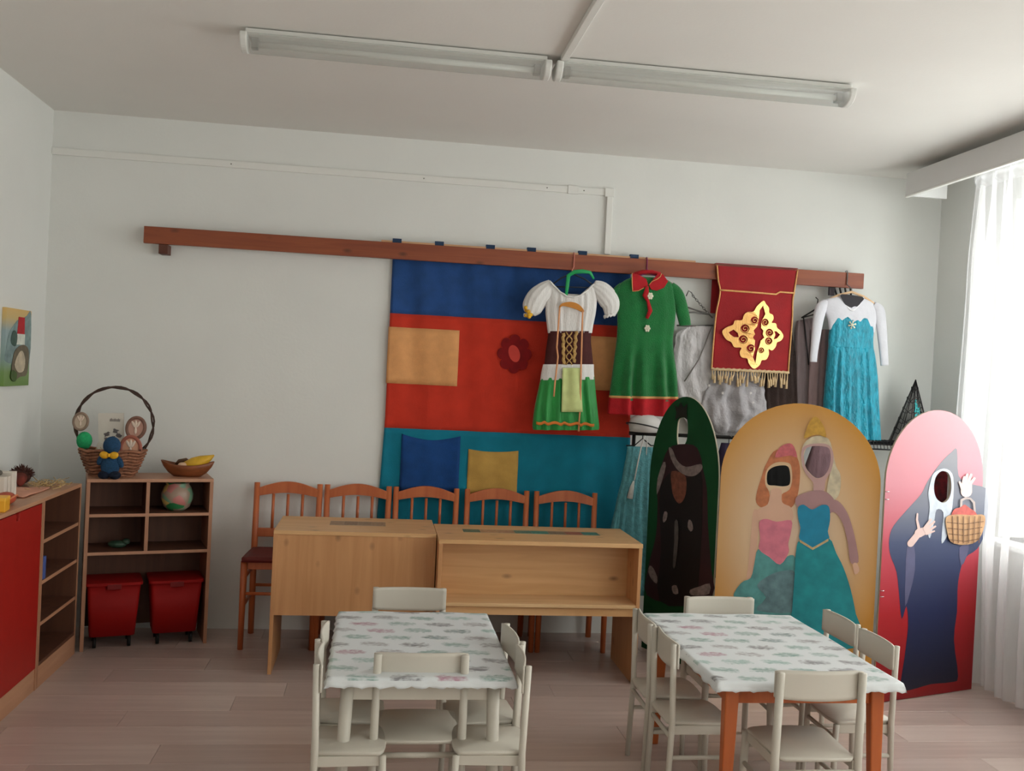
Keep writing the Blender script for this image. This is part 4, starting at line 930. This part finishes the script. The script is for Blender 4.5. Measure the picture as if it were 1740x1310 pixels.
# pale blue dress at the left end
t = thing('pale_blue_dress', 'pale blue dress hanging at the left end of the low rack beside the desk', 'dress', at(1080, 800, 5.53), 0, grp)
pb_ = mat('pale_blue_glitter', (76, 138, 146), .6, .2, 40, .6, 120)
garment([(1066, 758, 1110, 760, .012, .001), (1064, 775, 1112, 775, .025, .002), (1060, 795, 1112, 795, .03, .003), (1056, 818, 1113, 818, .032, .004), (1050, 840, 1115, 840, .036, .008), (1044, 870, 1118, 870, .038, .009), (1036, 905, 1122, 905, .040, .010), (1028, 950, 1126, 950, .040, .010), (1022, 1010, 1130, 1010, .04, .01)], 5.52, .03, .004, 12).build('cloth', pb_, t, True, w=True)
MB().tube([at(*p, 5.475) for p in ((1096, 740), (1090, 758), (1084, 785), (1078, 816))], .004, 6).build('cord', mat('white_cord', (206, 204, 200), .7), t, True, w=True)
MB().tube([at(*p, 5.472) for p in ((1077, 817), (1074, 828), (1070, 847))], [.005, .013, .018], 8).build('tassel', mat('white_tassel', (196, 196, 192), .8, .1, 60), t, True, w=True)
MB().tube([at(*p, 5.50) for p in ((1100, 745), (1099, 758), (1098, 775))], .003, 6).build('strap', mat('white_cord', (206, 204, 200), .7), t, True, w=True)
b = MB().tube([at(*p, 5.525) for p in ((1064, 757), (1078, 757), (1092, 745), (1106, 757), (1114, 757))], .004, 6); b.tube([at(1092, 745, 5.525), at(1092, 738, 5.54)], .003, 6)
b.build('hanger', blk, t, True, w=True)
# white hat on the left end of the rack
hc = at(1096, 722, 5.52)
t = thing('white_hat', 'round white hat with a dark cord lying above the pale blue dress', 'hat', Vector((hc.x, RY-.02, RZc+.012)))
MB().lathe((hc.x, RY-.02, 0), [(.005, hc.z+.062), (.05, hc.z+.058), (.085, hc.z+.035), (.095, hc.z+.0), (.088, RZc+.014), (.07, RZc+.012)], 24).build('crown', mat('white_felt', (206, 204, 202), .9, .03), t, True, w=True)
MB().tube([Vector((hc.x-.01+.098*math.cos(a), RY-.02+.098*math.sin(a), RZc+.045+.020*math.cos(a+2.6))) for a in [2*PI*k/36 for k in range(36)]], .004, 6, True).build('cord', blk, t, True, w=True)
# lace cone hat on the wire shelf
hc = at(1562, 645, 5.50); base = Vector((hc.x-.01, RY-.005, RZc+.022))
t = thing('lace_cone_hat', 'black lace cone hat with turquoise sequins on the wire shelf', 'hat', base)
top = hc.z
lace = sheer('black_lace', (44, 36, 40), .42)
b = MB(); rings = []
for k in range(13):
    v = k/12; rings.append([Vector((base.x+.010*v+(.135*(1-v)+.002)*math.cos(a)*(1+.05*math.sin(9*a)), base.y+(.05*(1-v)+.002)*math.sin(a), base.z+(top-base.z)*v)) for a in [2*PI*q/36 for q in range(36)]])
b.loft(rings).build('lace_cone', lace, t, True, w=True)
b = MB()
for q in range(10):
    a = 2*PI*q/10; b.tube([Vector((base.x+.137*math.cos(a+.0), base.y+.052*math.sin(a), base.z)), Vector((base.x+.01, base.y, top))], .0025, 5)
for k in range(1, 6):
    v = k/6; b.tube([Vector((base.x+.01*v+.137*(1-v)*math.cos(a), base.y+.052*(1-v)*math.sin(a), base.z+(top-base.z)*(v+.05*math.sin(3*a)))) for a in [2*PI*q/30 for q in range(30)]], .0022, 5, True)
b.build('wire_ribs', blk, t, True, w=True)
b = MB(); random.seed(9)
for k in range(60):
    v = random.uniform(.25, .66); s = random.uniform(-.7, .9); wdt = .135*(1-v)*.55
    b.ball((base.x+.012+s*wdt*.5, base.y-.056*(1-v)-.002, base.z+(top-base.z)*v), .0055, .002, .008, 6, 5)
b.build('sequins', mat('turquoise_sequin', (70, 176, 180), .2, .3, 200, metal=.4), t, True, w=True)

# ================================================================ CUTOUT BOARDS
class Board:
    def __init__(s, label, A, B, cat='board'):
        s.A, s.B = Vector((*A, 0)), Vector((*B, 0)); s.W = (s.B-s.A).length; s.U = (s.B-s.A)/s.W; s.N = Vector((s.U.y, -s.U.x, 0)); s.V = Vector((0, 0, 1))
        s.t = thing('cutout_board', label, 'board', s.A, 0, 'arched face-in-hole boards')
        s.layer = .0
    def uv(s, x, y):
        v = ray(x, y); t = (s.A-EYE).dot(s.N)/v.dot(s.N); P = EYE+v*t; return ((P-s.A).dot(s.U), P.z)
    def base(s, holes, m, em, H=1.472, arch=.40):
        n = 28; W = s.W
        out = [(0, .004), (W, .004), (W, H-arch)]+[(W/2+W/2*math.cos(PI*k/n), H-arch+arch*math.sin(PI*k/n)) for k in range(1, n)]+[(0, H-arch)]
        hl = [[s.uv(*p) for p in catmull(h, 4)] for h in holes]
        MB().flat([out]+hl, .010, s.A, s.U, s.V, s.N, off=-.010).build('board_panel', em, s.t, w=True)
        MB().flat([out]+hl, .0006, s.A, s.U, s.V, s.N, off=.0002).build('printed_background', m, s.t, w=True)
        s.holes = hl; s.layer = .0011
    def fig(s, name, pts, m, sm=4, holes=True, extra=None):
        lp = [s.uv(*p) for p in (catmull(pts, sm) if sm else pts)]
        loops = [lp]
        if extra: loops += [[s.uv(*p) for p in catmull(e, 3)] for e in extra]
        MB().flat(loops, .0005, s.A, s.U, s.V, s.N, off=s.layer).build(name, m, s.t, w=True); s.layer += .0007
    def foot(s):
        MB().flat([[(0.0, 0), (.03, 0), (.03, .12), (0, .20)]], .18, s.A+s.U*.1-s.N*.19, s.U, s.V, s.N).build('rear_foot', mat('board_edge', (180, 170, 150), .7), s.t, w=True)
        MB().flat([[(0.0, 0), (.03, 0), (.03, .12), (0, .20)]], .18, s.A+s.U*(s.W-.13)-s.N*.19, s.U, s.V, s.N).build('rear_foot', mat('board_edge', (180, 170, 150), .7), s.t, w=True)
def cf(x, y): return (1210+x/3.273, 670+y/3.273)      # reading of the yellow board
def cp(x, y): return (1470+x/2.259, 640+y/2.259)      # reading of the pink board
def cg(x, y): return (1020+x/3.273, 660+y/3.273)      # reading of the green board
bedge = mat('board_edge', (180, 170, 150), .7)
# --- yellow board
yb = Board('yellow arched cutout board with two printed gowns and two face holes, in the middle', (1.795, 4.865), (2.490, 4.500))
h1 = [cf(*p) for p in ((308, 500), (306, 440), (330, 410), (375, 396), (420, 400), (434, 440), (432, 498), (400, 512), (350, 508))]
h2 = [cf(*p) for p in ((510, 330), (524, 300), (560, 288), (610, 288), (650, 300), (660, 350), (650, 410), (620, 455), (580, 466), (545, 440), (518, 400))]
yb.base([h1, h2], ramp_mat('print_yellow', 'radial', [(0, (232, 206, 180)), (.40, (226, 194, 156)), (.80, (208, 148, 58))], loc=(-.33*1.9, 0, -.80*1.15), scale=(1.9, 0, 1.15)), bedge)
skin1 = mat('print_skin_light', (226, 184, 158), .6, .03); skin2 = mat('print_skin_mauve', (176, 138, 140), .6, .05); 
teal = mat('print_teal_grey', (92, 158, 158), .6, .25, 16); teal2 = mat('print_teal', (36, 146, 156), .6, .18, 14)
yb.fig('print_sleeve', [cf(*p) for p in ((230, 650), (258, 650), (262, 700), (246, 860), (222, 1000), (190, 1040), (200, 960), (215, 800))], skin1)
yb.fig('print_hair', [cf(*p) for p in ((305, 380), (340, 320), (400, 300), (460, 330), (488, 400), (486, 500), (470, 580), (440, 630), (400, 620), (385, 560), (430, 530), (446, 470), (440, 400), (420, 380), (370, 376), (330, 392), (300, 430), (296, 500), (316, 540), (320, 600), (280, 630), (245, 600), (250, 540), (275, 460), (290, 410))], mat('print_auburn', (196, 122, 84), .6, .18, 30), 3)
yb.fig('print_shoulders', [cf(*p) for p in ((330, 530), (385, 530), (390, 600), (440, 630), (446, 700), (360, 720), (262, 700), (256, 640), (310, 610))], skin1)
yb.fig('print_skirt', [cf(*p) for p in ((258, 860), (340, 900), (380, 945), (420, 900), (462, 905), (466, 1020), (452, 1300), (250, 1300), (120, 1150), (160, 1050), (215, 1020), (236, 940))], teal, 3)
yb.fig('print_bodice', [cf(*p) for p in ((262, 712), (300, 692), (360, 708), (440, 700), (440, 760), (424, 830), (426, 880), (378, 946), (320, 905), (262, 862), (268, 800))], mat('print_pink_bodice', (222, 130, 150), .6, .12, 20), 3)
yb.fig('print_skirt_shade', [cf(*p) for p in ((250, 1060), (330, 1000), (400, 980), (462, 990), (456, 1120), (452, 1210), (250, 1200), (300, 1130))], mat('print_slate', (104, 138, 146), .6, .3, 20), 3)
yb.fig('print_headband', [cf(*p) for p in ((350, 350), (372, 300), (400, 280), (432, 272), (456, 290), (474, 350), (440, 340), (400, 345))], mat('print_rose', (206, 110, 116), .6, .2, 40), 2)
yb.fig('print_pale_hair', [cf(*p) for p in ((500, 300), (540, 245), (600, 230), (650, 250), (672, 320), (690, 400), (712, 440), (716, 500), (704, 560), (672, 590), (644, 560), (640, 520), (650, 470), (664, 400), (666, 320), (640, 290), (590, 280), (540, 286), (516, 320), (508, 380), (530, 430), (500, 400))], mat('print_pale_blond', (208, 196, 168), .6, .18, 30), 3)
yb.fig('print_face_edge', [cf(*p) for p in ((496, 320), (520, 284), (590, 272), (652, 284), (676, 340), (664, 420), (632, 478), (620, 540), (566, 540), (562, 490), (520, 440), (500, 380))], mat('print_lilac_skin', (196, 160, 156), .6, .05), 3, extra=[h2])
yb.fig('print_shoulders', [cf(*p) for p in ((470, 570), (560, 535), (630, 540), (680, 590), (660, 660), (560, 660), (478, 630))], skin2)
yb.fig('print_sleeve', [cf(*p) for p in ((664, 590), (700, 592), (742, 640), (772, 710), (800, 820), (814, 930), (770, 934), (756, 830), (728, 720), (690, 660), (660, 650))], skin2, 3)
yb.fig('print_hand', [cf(*p) for p in ((785, 938), (806, 938), (820, 980), (796, 1000), (786, 970))], skin1, 2)
yb.fig('print_gown', [cf(*p) for p in ((488, 810), (560, 860), (650, 800), (690, 880), (730, 960), (770, 1080), (800, 1220), (830, 1400), (440, 1400), (446, 1200), (460, 1000), (466, 880))], teal2, 3)
yb.fig('print_blue_bodice', [cf(*p) for p in ((478, 630), (510, 612), (556, 640), (610, 614), (650, 624), (656, 700), (644, 760), (648, 810), (560, 862), (488, 812), (492, 740), (480, 690))], mat('print_blue_bodice', (34, 138, 174), .6, .12, 14), 3)
yb.fig('print_belt', [cf(*p) for p in ((488, 806), (560, 850), (648, 800), (648, 814), (560, 864), (488, 820))], mat('print_belt_gold', (200, 178, 130), .6, .2, 60), 0)
yb.fig('print_gold_tiara', [cf(*p) for p in ((512, 246), (524, 200), (545, 150), (574, 122), (606, 150), (630, 200), (634, 240), (600, 225), (560, 226))], mat('print_tiara_gold', (206, 160, 70), .6, .2, 40), 2)
# --- pink board
pk = Board('tall pink-to-red arched cutout board with a dark blue hooded cloak, nearest the window', (2.502, 4.478), (3.172, 4.702))
h3 = [cp(*p) for p in ((262, 420), (268, 388), (284, 366), (300, 362), (318, 370), (328, 400), (328, 440), (318, 470), (298, 484), (276, 472), (265, 450))]
pk.base([h3], ramp_mat('print_pink_red', 'z', [(0, (132, 8, 14)), (.30, (170, 16, 28)), (.54, (190, 66, 84)), (.74, (200, 122, 136)), (1, (206, 144, 152))], scale=(1, 1, .68)), bedge, arch=.36)
navyp = ramp_mat('print_navy_cloak', 'z', [(0, (10, 12, 28)), (.32, (22, 34, 78)), (.60, (56, 68, 104)), (.74, (104, 108, 124)), (.92, (124, 124, 132))], scale=(1, 1, .75))
pk.fig('print_cloak', [cp(*p) for p in ((352, 280), (358, 380), (400, 410), (462, 428), (474, 480), (462, 590), (430, 660), (380, 700), (356, 790), (352, 900), (340, 1010), (356, 1150), (330, 1172), (250, 1180), (180, 1200), (136, 1196), (150, 1080), (164, 960), (158, 880), (140, 930), (130, 840), (120, 750), (95, 680), (92, 620), (110, 570), (170, 500), (215, 450), (240, 400), (290, 330), (330, 290))], navyp, 3, extra=[h3])
pk.fig('print_inner_sleeve', [cp(*p) for p in ((160, 650), (186, 640), (190, 740), (170, 830), (152, 880), (154, 760))], mat('print_slate_violet', (92, 92, 124), .6, .1), 2)
pk.fig('print_inner_sleeve', [cp(*p) for p in ((360, 655), (396, 640), (388, 690), (366, 726))], mat('print_slate_violet', (92, 92, 124), .6, .1), 2)
pk.fig('print_scarf', [cp(*p) for p in ((262, 370), (300, 352), (332, 372), (338, 430), (330, 520), (316, 600), (292, 640), (294, 580), (298, 520), (272, 510), (262, 560), (246, 620), (238, 580), (246, 500), (240, 450), (250, 400))], mat('print_pale_scarf', (196, 204, 216), .6, .12, 30), 3, extra=[h3])
def hand(caps):
    b_ = MB()
    for (x0, y0, x1, y1, r0, r1) in caps:
        a_ = math.atan2(y1-y0, x1-x0); out = [(x1+r1*math.cos(a_+q), y1+r1*math.sin(a_+q)) for q in [-PI/2+PI*k/6 for k in range(7)]]+[(x0+r0*math.cos(a_+q), y0+r0*math.sin(a_+q)) for q in [PI/2+PI*k/6 for k in range(7)]]
        b_.flat([[pk.uv(*cp(*p)) for p in out]], .0005, pk.A, pk.U, pk.V, pk.N, off=pk.layer); pk.layer += .0003
    b_.build('print_hand', mat('print_pale_hand', (226, 196, 190), .6, .06), pk.t, w=True); pk.layer += .0005
hand([(172, 640, 204, 600, 13, 12), (204, 600, 228, 590, 17, 14), (206, 594, 196, 548, 6, 4), (196, 548, 198, 526, 4, 3), (228, 590, 262, 556, 6, 4), (232, 596, 266, 574, 5, 3.5), (232, 602, 262, 592, 5, 3), (224, 582, 248, 548, 6, 4)])
hand([(384, 440, 388, 412, 22, 18), (372, 410, 376, 386, 6, 5), (380, 400, 388, 376, 6, 5), (392, 400, 402, 376, 6, 5), (400, 408, 414, 390, 6, 5), (368, 430, 358, 404, 6, 4)])
pk.fig('print_basket_handle', [cp(*p) for p in ((356, 540), (360, 470), (378, 462), (400, 464), (416, 480), (420, 535), (414, 535), (408, 484), (396, 470), (380, 470), (368, 476), (364, 540))], mat('print_handle_grey', (178, 164, 160), .6), 0)
pk.fig('print_fruit', [cp(*p) for p in ((330, 545), (334, 510), (360, 500), (376, 490), (396, 504), (418, 520), (420, 545))], mat('print_fruit_red', (188, 78, 70), .5, .2, 40), 3)
pk.fig('print_basket', [cp(*p) for p in ((304, 540), (340, 528), (400, 530), (452, 532), (446, 590), (420, 632), (370, 644), (322, 632), (308, 590))], mat('print_basket_tan', (190, 148, 106), .6, .12, 30), 3)
for k in range(4):
    yy = 556+k*22
    pk.fig('print_basket_weave', [cp(306+3*k, yy), cp(375, yy+7), cp(448-6*k, yy-3), cp(448-6*k, yy), cp(375, yy+10), cp(306+3*k, yy+3)], mat('print_basket_line', (120, 86, 62), .6), 0)
for k in range(6):
    xx = 325+k*21; pk.fig('print_basket_weave', [cp(xx, 534), cp(xx+3, 534), cp(xx+1-2*(k-3), 636), cp(xx-2-2*(k-3), 636)], mat('print_basket_line', (120, 86, 62), .6), 0)
# chrome hinges between the yellow and the pink board
chm = mat('chrome', (210, 210, 210), .2, metal=.9)
for px in ((1503, 835), (1503, 848), (1497, 1003), (1497, 1013)):
    u, z = pk.uv(px[0]+3, px[1]); c = pk.A+pk.U*.012+Vector((0, 0, z))
    MB().tube([c+pk.N*(.002+.009*math.sin(a))+Vector((0, 0, 0))+pk.U*(.010*math.cos(a)) for a in [PI*k/8 for k in range(9)]], .0022, 6).build('hinge_ring', chm, pk.t, True, w=True)
# --- green board
gbo = Board('narrow-looking dark green arched cutout board with a black robe, turned away from the window', (1.575, 5.425), (1.792, 4.885))
h4 = [cg(*p) for p in ((430, 200), (438, 170), (460, 162), (482, 172), (488, 230), (480, 290), (460, 325), (440, 336), (428, 300), (426, 250))]
gbo.base([h4], mat('print_dark_green', (26, 74, 44), .75, .14, 6, spec=.15), bedge, arch=.46)
bk = mat('print_black_robe', (16, 12, 14), .6, .2, 14); pl_ = mat('print_plum_robe', (48, 22, 28), .6, .15, 10); gf = mat('print_grey_fur', (128, 116, 114), .6, .3, 40)
gbo.fig('print_robe', [cg(*p) for p in ((400, 320), (520, 315), (560, 380), (570, 440), (594, 560), (600, 760), (618, 1000), (624, 1150), (440, 1200), (260, 1150), (266, 1000), (310, 820), (320, 640), (316, 540), (350, 400))], pl_, 3)
gbo.fig('print_dress', [cg(*p) for p in ((392, 470), (480, 500), (560, 460), (570, 640), (560, 900), (520, 1180), (330, 1180), (340, 900), (330, 640), (340, 540))], bk, 3)
gbo.fig('print_chest', [cg(*p) for p in ((400, 460), (470, 480), (482, 540), (470, 610), (440, 640), (410, 600), (398, 540))], mat('print_rust', (116, 68, 52), .6, .3, 40), 3)
gbo.fig('print_fur_collar', [cg(*p) for p in ((384, 330), (404, 340), (430, 400), (480, 436), (560, 420), (568, 450), (530, 485), (480, 484), (430, 450), (396, 390))], gf, 3)
gbo.fig('print_sleeve_fur', [cg(*p) for p in ((354, 410), (368, 430), (345, 520), (318, 590), (322, 500))], gf, 2)
gbo.fig('print_sleeve_fur', [cg(*p) for p in ((496, 730), (512, 740), (520, 780), (506, 796), (490, 770))], gf, 2)
gbo.fig('print_sleeve_fur', [cg(*p) for p in ((362, 684), (378, 692), (372, 730), (356, 745), (352, 720))], gf, 2)
gbo.fig('print_hem_fur', [cg(*p) for p in ((280, 985), (300, 1000), (322, 1050), (318, 1085), (290, 1060), (272, 1020))], gf, 2)
gbo.fig('print_hem_fur', [cg(*p) for p in ((505, 1120), (560, 1100), (614, 1084), (612, 1140), (560, 1150), (510, 1148))], gf, 2)
gbo.fig('print_hem_fur', [cg(*p) for p in ((404, 1100), (430, 1095), (440, 1140), (412, 1140))], gf, 2)
gbo.fig('print_sash', [cg(*p) for p in ((420, 740), (438, 740), (440, 840), (424, 985), (410, 985), (418, 850))], mat('print_grey_sash', (84, 80, 78), .6, .2, 30), 2)
gbo.fig('print_headdress', [cg(*p) for p in ((420, 90), (440, 108), (455, 75), (470, 105), (490, 84), (488, 140), (492, 175), (470, 160), (446, 160), (424, 178), (430, 130))], mat('print_black_headdress', (18, 22, 18), .6), 0)

# ================================================================ CHILDREN'S TABLES AND CHAIRS
cl, cn, cb = newmat('printed_tablecloth'); N = cn.nodes; L = cn.links
tc = N.new('ShaderNodeTexCoord'); mp = N.new('ShaderNodeMapping'); mp.inputs['Scale'].default_value = (6.8, 10.6, .001); L.new(tc.outputs['Object'], mp.inputs[0])
sx = N.new('ShaderNodeSeparateXYZ'); L.new(mp.outputs[0], sx.inputs[0])
def M_(op, a, b=None, c=None):
    n = N.new('ShaderNodeMath'); n.operation = op
    for i, v in enumerate((a, b, c)):
        if v is None: continue
        if isinstance(v, (int, float)): n.inputs[i].default_value = v
        else: L.new(v, n.inputs[i])
    return n.outputs[0]
rowi = M_('FLOOR', sx.outputs['Y']); xo = M_('ADD', sx.outputs['X'], M_('MULTIPLY', rowi, .43))
coli = M_('FLOOR', xo); fx = M_('SUBTRACT', M_('SUBTRACT', xo, coli), .5); fy = M_('SUBTRACT', M_('SUBTRACT', sx.outputs['Y'], rowi), .5)
nz = N.new('ShaderNodeTexNoise'); nz.inputs['Scale'].default_value = 55; nz.inputs['Detail'].default_value = 3; L.new(tc.outputs['Object'], nz.inputs['Vector'])
fx2 = M_('DIVIDE', fx, .37); fy2 = M_('DIVIDE', M_('ADD', fy, M_('MULTIPLY', fx, .12)), .29)
r2 = M_('ADD', M_('MULTIPLY', M_('MULTIPLY', fx2, fx2), M_('MULTIPLY', fx2, fx2)), M_('MULTIPLY', fy2, fy2))
nh = N.new('ShaderNodeTexNoise'); nh.inputs['Scale'].default_value = 30; nh.inputs['Detail'].default_value = 4
mh = N.new('ShaderNodeMapping'); mh.inputs['Rotation'].default_value = (0, 0, .7); mh.inputs['Scale'].default_value = (1, 7, 1); L.new(tc.outputs['Object'], mh.inputs[0]); L.new(mh.outputs[0], nh.inputs['Vector'])
rr_ = M_('ADD', r2, M_('MULTIPLY', M_('SUBTRACT', nz.outputs['Fac'], .5), 3.6))
mr_ = N.new('ShaderNodeMapRange'); mr_.inputs[1].default_value = 1.25; mr_.inputs[2].default_value = .1; L.new(rr_, mr_.inputs[0])
mr2 = N.new('ShaderNodeMapRange'); mr2.inputs[1].default_value = .36; mr2.inputs[2].default_value = .58; mr2.inputs[3].default_value = .25; L.new(nh.outputs['Fac'], mr2.inputs[0])
sz_ = N.new('ShaderNodeSeparateXYZ'); L.new(tc.outputs['Object'], sz_.inputs[0])
msk = M_('MULTIPLY', M_('MULTIPLY', mr_.outputs[0], mr2.outputs[0]), M_('GREATER_THAN', sz_.outputs['Z'], .541))
cmb = N.new('ShaderNodeCombineXYZ'); L.new(coli, cmb.inputs[0]); L.new(rowi, cmb.inputs[1])
wn_ = N.new('ShaderNodeTexWhiteNoise'); wn_.noise_dimensions = '3D'; L.new(cmb.outputs[0], wn_.inputs['Vector'])
cr = N.new('ShaderNodeValToRGB'); cr.color_ramp.interpolation = 'CONSTANT'; e = cr.color_ramp.elements
for _ in range(4): e.new(.5)
for i, (p, c) in enumerate([(0, (120, 118, 122)), (.22, (122, 154, 146)), (.42, (150, 146, 148)), (.6, (112, 132, 132)), (.76, (168, 120, 138)), (.9, (140, 172, 164))]): e[i].position = p; e[i].color = (*rgb(*c), 1)
L.new(wn_.outputs['Value'], cr.inputs[0])
mx = N.new('ShaderNodeMix'); mx.data_type = 'RGBA'; mx.inputs[6].default_value = (*rgb(214, 218, 220), 1); L.new(cr.outputs[0], mx.inputs[7])
L.new(M_('MULTIPLY', msk, .95), mx.inputs[0]); L.new(mx.outputs[2], cb.inputs['Base Color']); cb.inputs['Roughness'].default_value = .55
wp = mat('chair_cream_paint', (197, 191, 179), .4, .02, 8)
tabw = mat('table_white_paint', (196, 190, 178), .4, .02, 8)
orng = wood('table_orange_wood', (186, 98, 44), (168, 82, 34), 'z', .35, False)
def table(x0, x1, y0, y1, legm, square, label, lab2):
    h = .545; cx_, cy_ = (x0+x1)/2, (y0+y1)/2; hw, hd = (x1-x0)/2-.012, (y1-y0)/2-.012
    t = thing('childrens_table', label, 'table', (cx_, cy_, 0), 0, 'low children tables')
    MB().box(-hw, hw, -hd, hd, h-.022, h-.003).build('tabletop', legm, t, bevel=.004)
    a = MB(); ins = .05
    for s in (-1, 1):
        MB().box(-hw+ins, hw-ins, s*(hd-ins)-.009, s*(hd-ins)+.009, h-.085, h-.022).build('apron', legm, t)
        MB().box(s*(hw-ins)-.009, s*(hw-ins)+.009, -hd+ins, hd-ins, h-.085, h-.022).build('apron', legm, t)
        for q in (-1, 1):
            if square: MB().beam((s*(hw-.055), q*(hd-.05), h-.022), (s*(hw-.045), q*(hd-.035), 0), .050, .045, .032, .030).build('leg', legm, t, bevel=.005)
            else: MB().tube([(s*(hw-.05), q*(hd-.045), h-.022), (s*(hw-.035), q*(hd-.03), 0)], [.022, .019], 14).build('leg', legm, t, True)
    # cloth
    nx, ny = 60, 80; rx, ry = hw+.014, hd+.014; drop = .028
    def fn(u, v):
        a_ = -1.12+2.24*u; b_ = -1.10+2.20*v
        x = max(-1, min(1, a_)); y = max(-1, min(1, b_)); ex = max(0, abs(a_)-1)/.12; ey = max(0, abs(b_)-1)/.10
        k = max(ex, ey); wob = .003*math.sin(a_*rx*90+b_*ry*70)*k
        return Vector((x*rx+math.copysign(.010*ex, a_)+(wob if ex > 0 else 0), y*ry+math.copysign(.010*ey, b_)+(wob if ey > 0 else 0), h+.003-drop*k*(1+.10*math.sin(x*31+y*23)+.06*math.sin(x*67))+.0015*math.sin(x*7+y*5)*(1-k)))
    o = MB().grid(fn, nx, ny, .0015).build('tablecloth', cl, None, True); o.location = (cx_, cy_, 0)
    tag(o, lab2, 'tablecloth', 'printed tablecloths')
    return t
table(-.120, .484, 3.130, 3.990, tabw, False, 'low white children table, the left one, under a printed cloth', 'white leaf-printed tablecloth on the left children table')
table(1.176, 1.838, 3.105, 4.035, orng, True, 'low orange wooden children table, the right one', 'white leaf-printed tablecloth on the right table with orange legs')
def kid_chair(label):
    t = thing('childrens_chair', label, 'chair', (0, 0, 0), 0, 'small cream children chairs')
    W, D_, SH, TH = .146, .135, .325, .612
    for s in (-1, 1):
        MB().tube([(s*(W+.004), -D_-.012, 0), (s*W, -D_, SH), (s*(W-.002), -D_-.010, TH-.004)], [.013, .0145, .0135], 12).build('rear_leg', wp, t, True)
        MB().tube([(s*(W+.002), D_+.006, 0), (s*(W-.006), D_-.004, SH-.012)], [.0125, .0145], 12).build('front_leg', wp, t, True)
        MB().tube([(s*(W+.002), -D_-.004, .20), (s*(W-.002), D_, .20)], .0085, 8).build('stretcher', wp, t, True)
        MB().box(s*(W-.012)-.006, s*(W-.012)+.006, -D_, D_-.01, SH-.045, SH-.012).build('seat_rail', wp, t, bevel=.002)
    MB().tube([(-W, -D_-.002, .272), (W, -D_-.002, .272)], .010, 10).build('stretcher', wp, t, True)
    MB().tube([(-W+.004, D_-.002, .262), (W-.004, D_-.002, .262)], .009, 8).build('stretcher', wp, t, True)
    n = 18; out = []
    def seatring(z, g):
        P = []
        for k in range(n+1): a = PI*k/n; P.append(Vector((math.cos(a)*(W+g), D_-.03+(.045+g)*math.sin(a)**.7, z)))
        P += [Vector((-W-g+.012, -D_+.004, z)), Vector((-W-g+.03, -D_-.018-g, z+.0)), Vector((W+g-.03, -D_-.018-g, z)), Vector((W+g-.012, -D_+.004, z))]; return P
    MB().loft([seatring(SH-.012, -.003), seatring(SH-.006, 0), seatring(SH-.002, 0), seatring(SH+.002, -.004)]).build('seat', wp, t, True)
    # curved plywood backrest, corners rounded
    def bk_(u, v):
        x = (-1+2*u)*(W+.010); zt = TH; c = 1-(abs(2*u-1))**8*.10
        z = TH-.094+(.094)*v; z = (TH-.047)+(z-(TH-.047))*c - .006*(1-v)*math.cos((2*u-1)*1.4)
        y = -D_+.010-.022*math.cos((2*u-1)*1.35)+.006; return Vector((x, y, z))
    MB().grid(bk_, 20, 8, .009).build('backrest', wp, t, True)
    return t
k0 = kid_chair('cream children chair at the near end of the left table, seen from behind'); k0.location = (.180, 3.33, 0)
D2 = PI
dup(k0, (.170, 4.02, 0), PI, 'cream children chair at the far end of the left table, in front of the desks')
SC = (.84, .80, 1)
dup(k0, (-.045, 3.20, 0), -PI/2+.04, 'near chair on the left long side of the left table', scale=SC)
dup(k0, (-.050, 3.475, 0), -PI/2-.03, 'far chair on the left long side of the left table', scale=SC)
dup(k0, (.410, 3.20, 0), PI/2-.05, 'near chair on the right long side of the left table', scale=SC)
dup(k0, (.415, 3.465, 0), PI/2+.10, 'far chair on the right long side of the left table', scale=SC)
dup(k0, (1.500, 3.165, 0), 0, 'cream children chair at the near end of the right table, seen from behind')
dup(k0, (1.530, 3.95, 0), PI, 'cream children chair at the far end of the right table, in front of the boards')
dup(k0, (1.205, 3.46, 0), -PI/2, 'near chair on the left long side of the right table', scale=SC)
dup(k0, (1.200, 3.735, 0), -PI/2-.02, 'far chair on the left long side of the right table, beside the desk', scale=SC)
dup(k0, (1.835, 3.47, 0), PI/2, 'near chair on the right long side of the right table', scale=SC)
dup(k0, (1.835, 3.77, 0), PI/2+.04, 'far chair on the right long side of the right table, near the pink board', scale=SC)
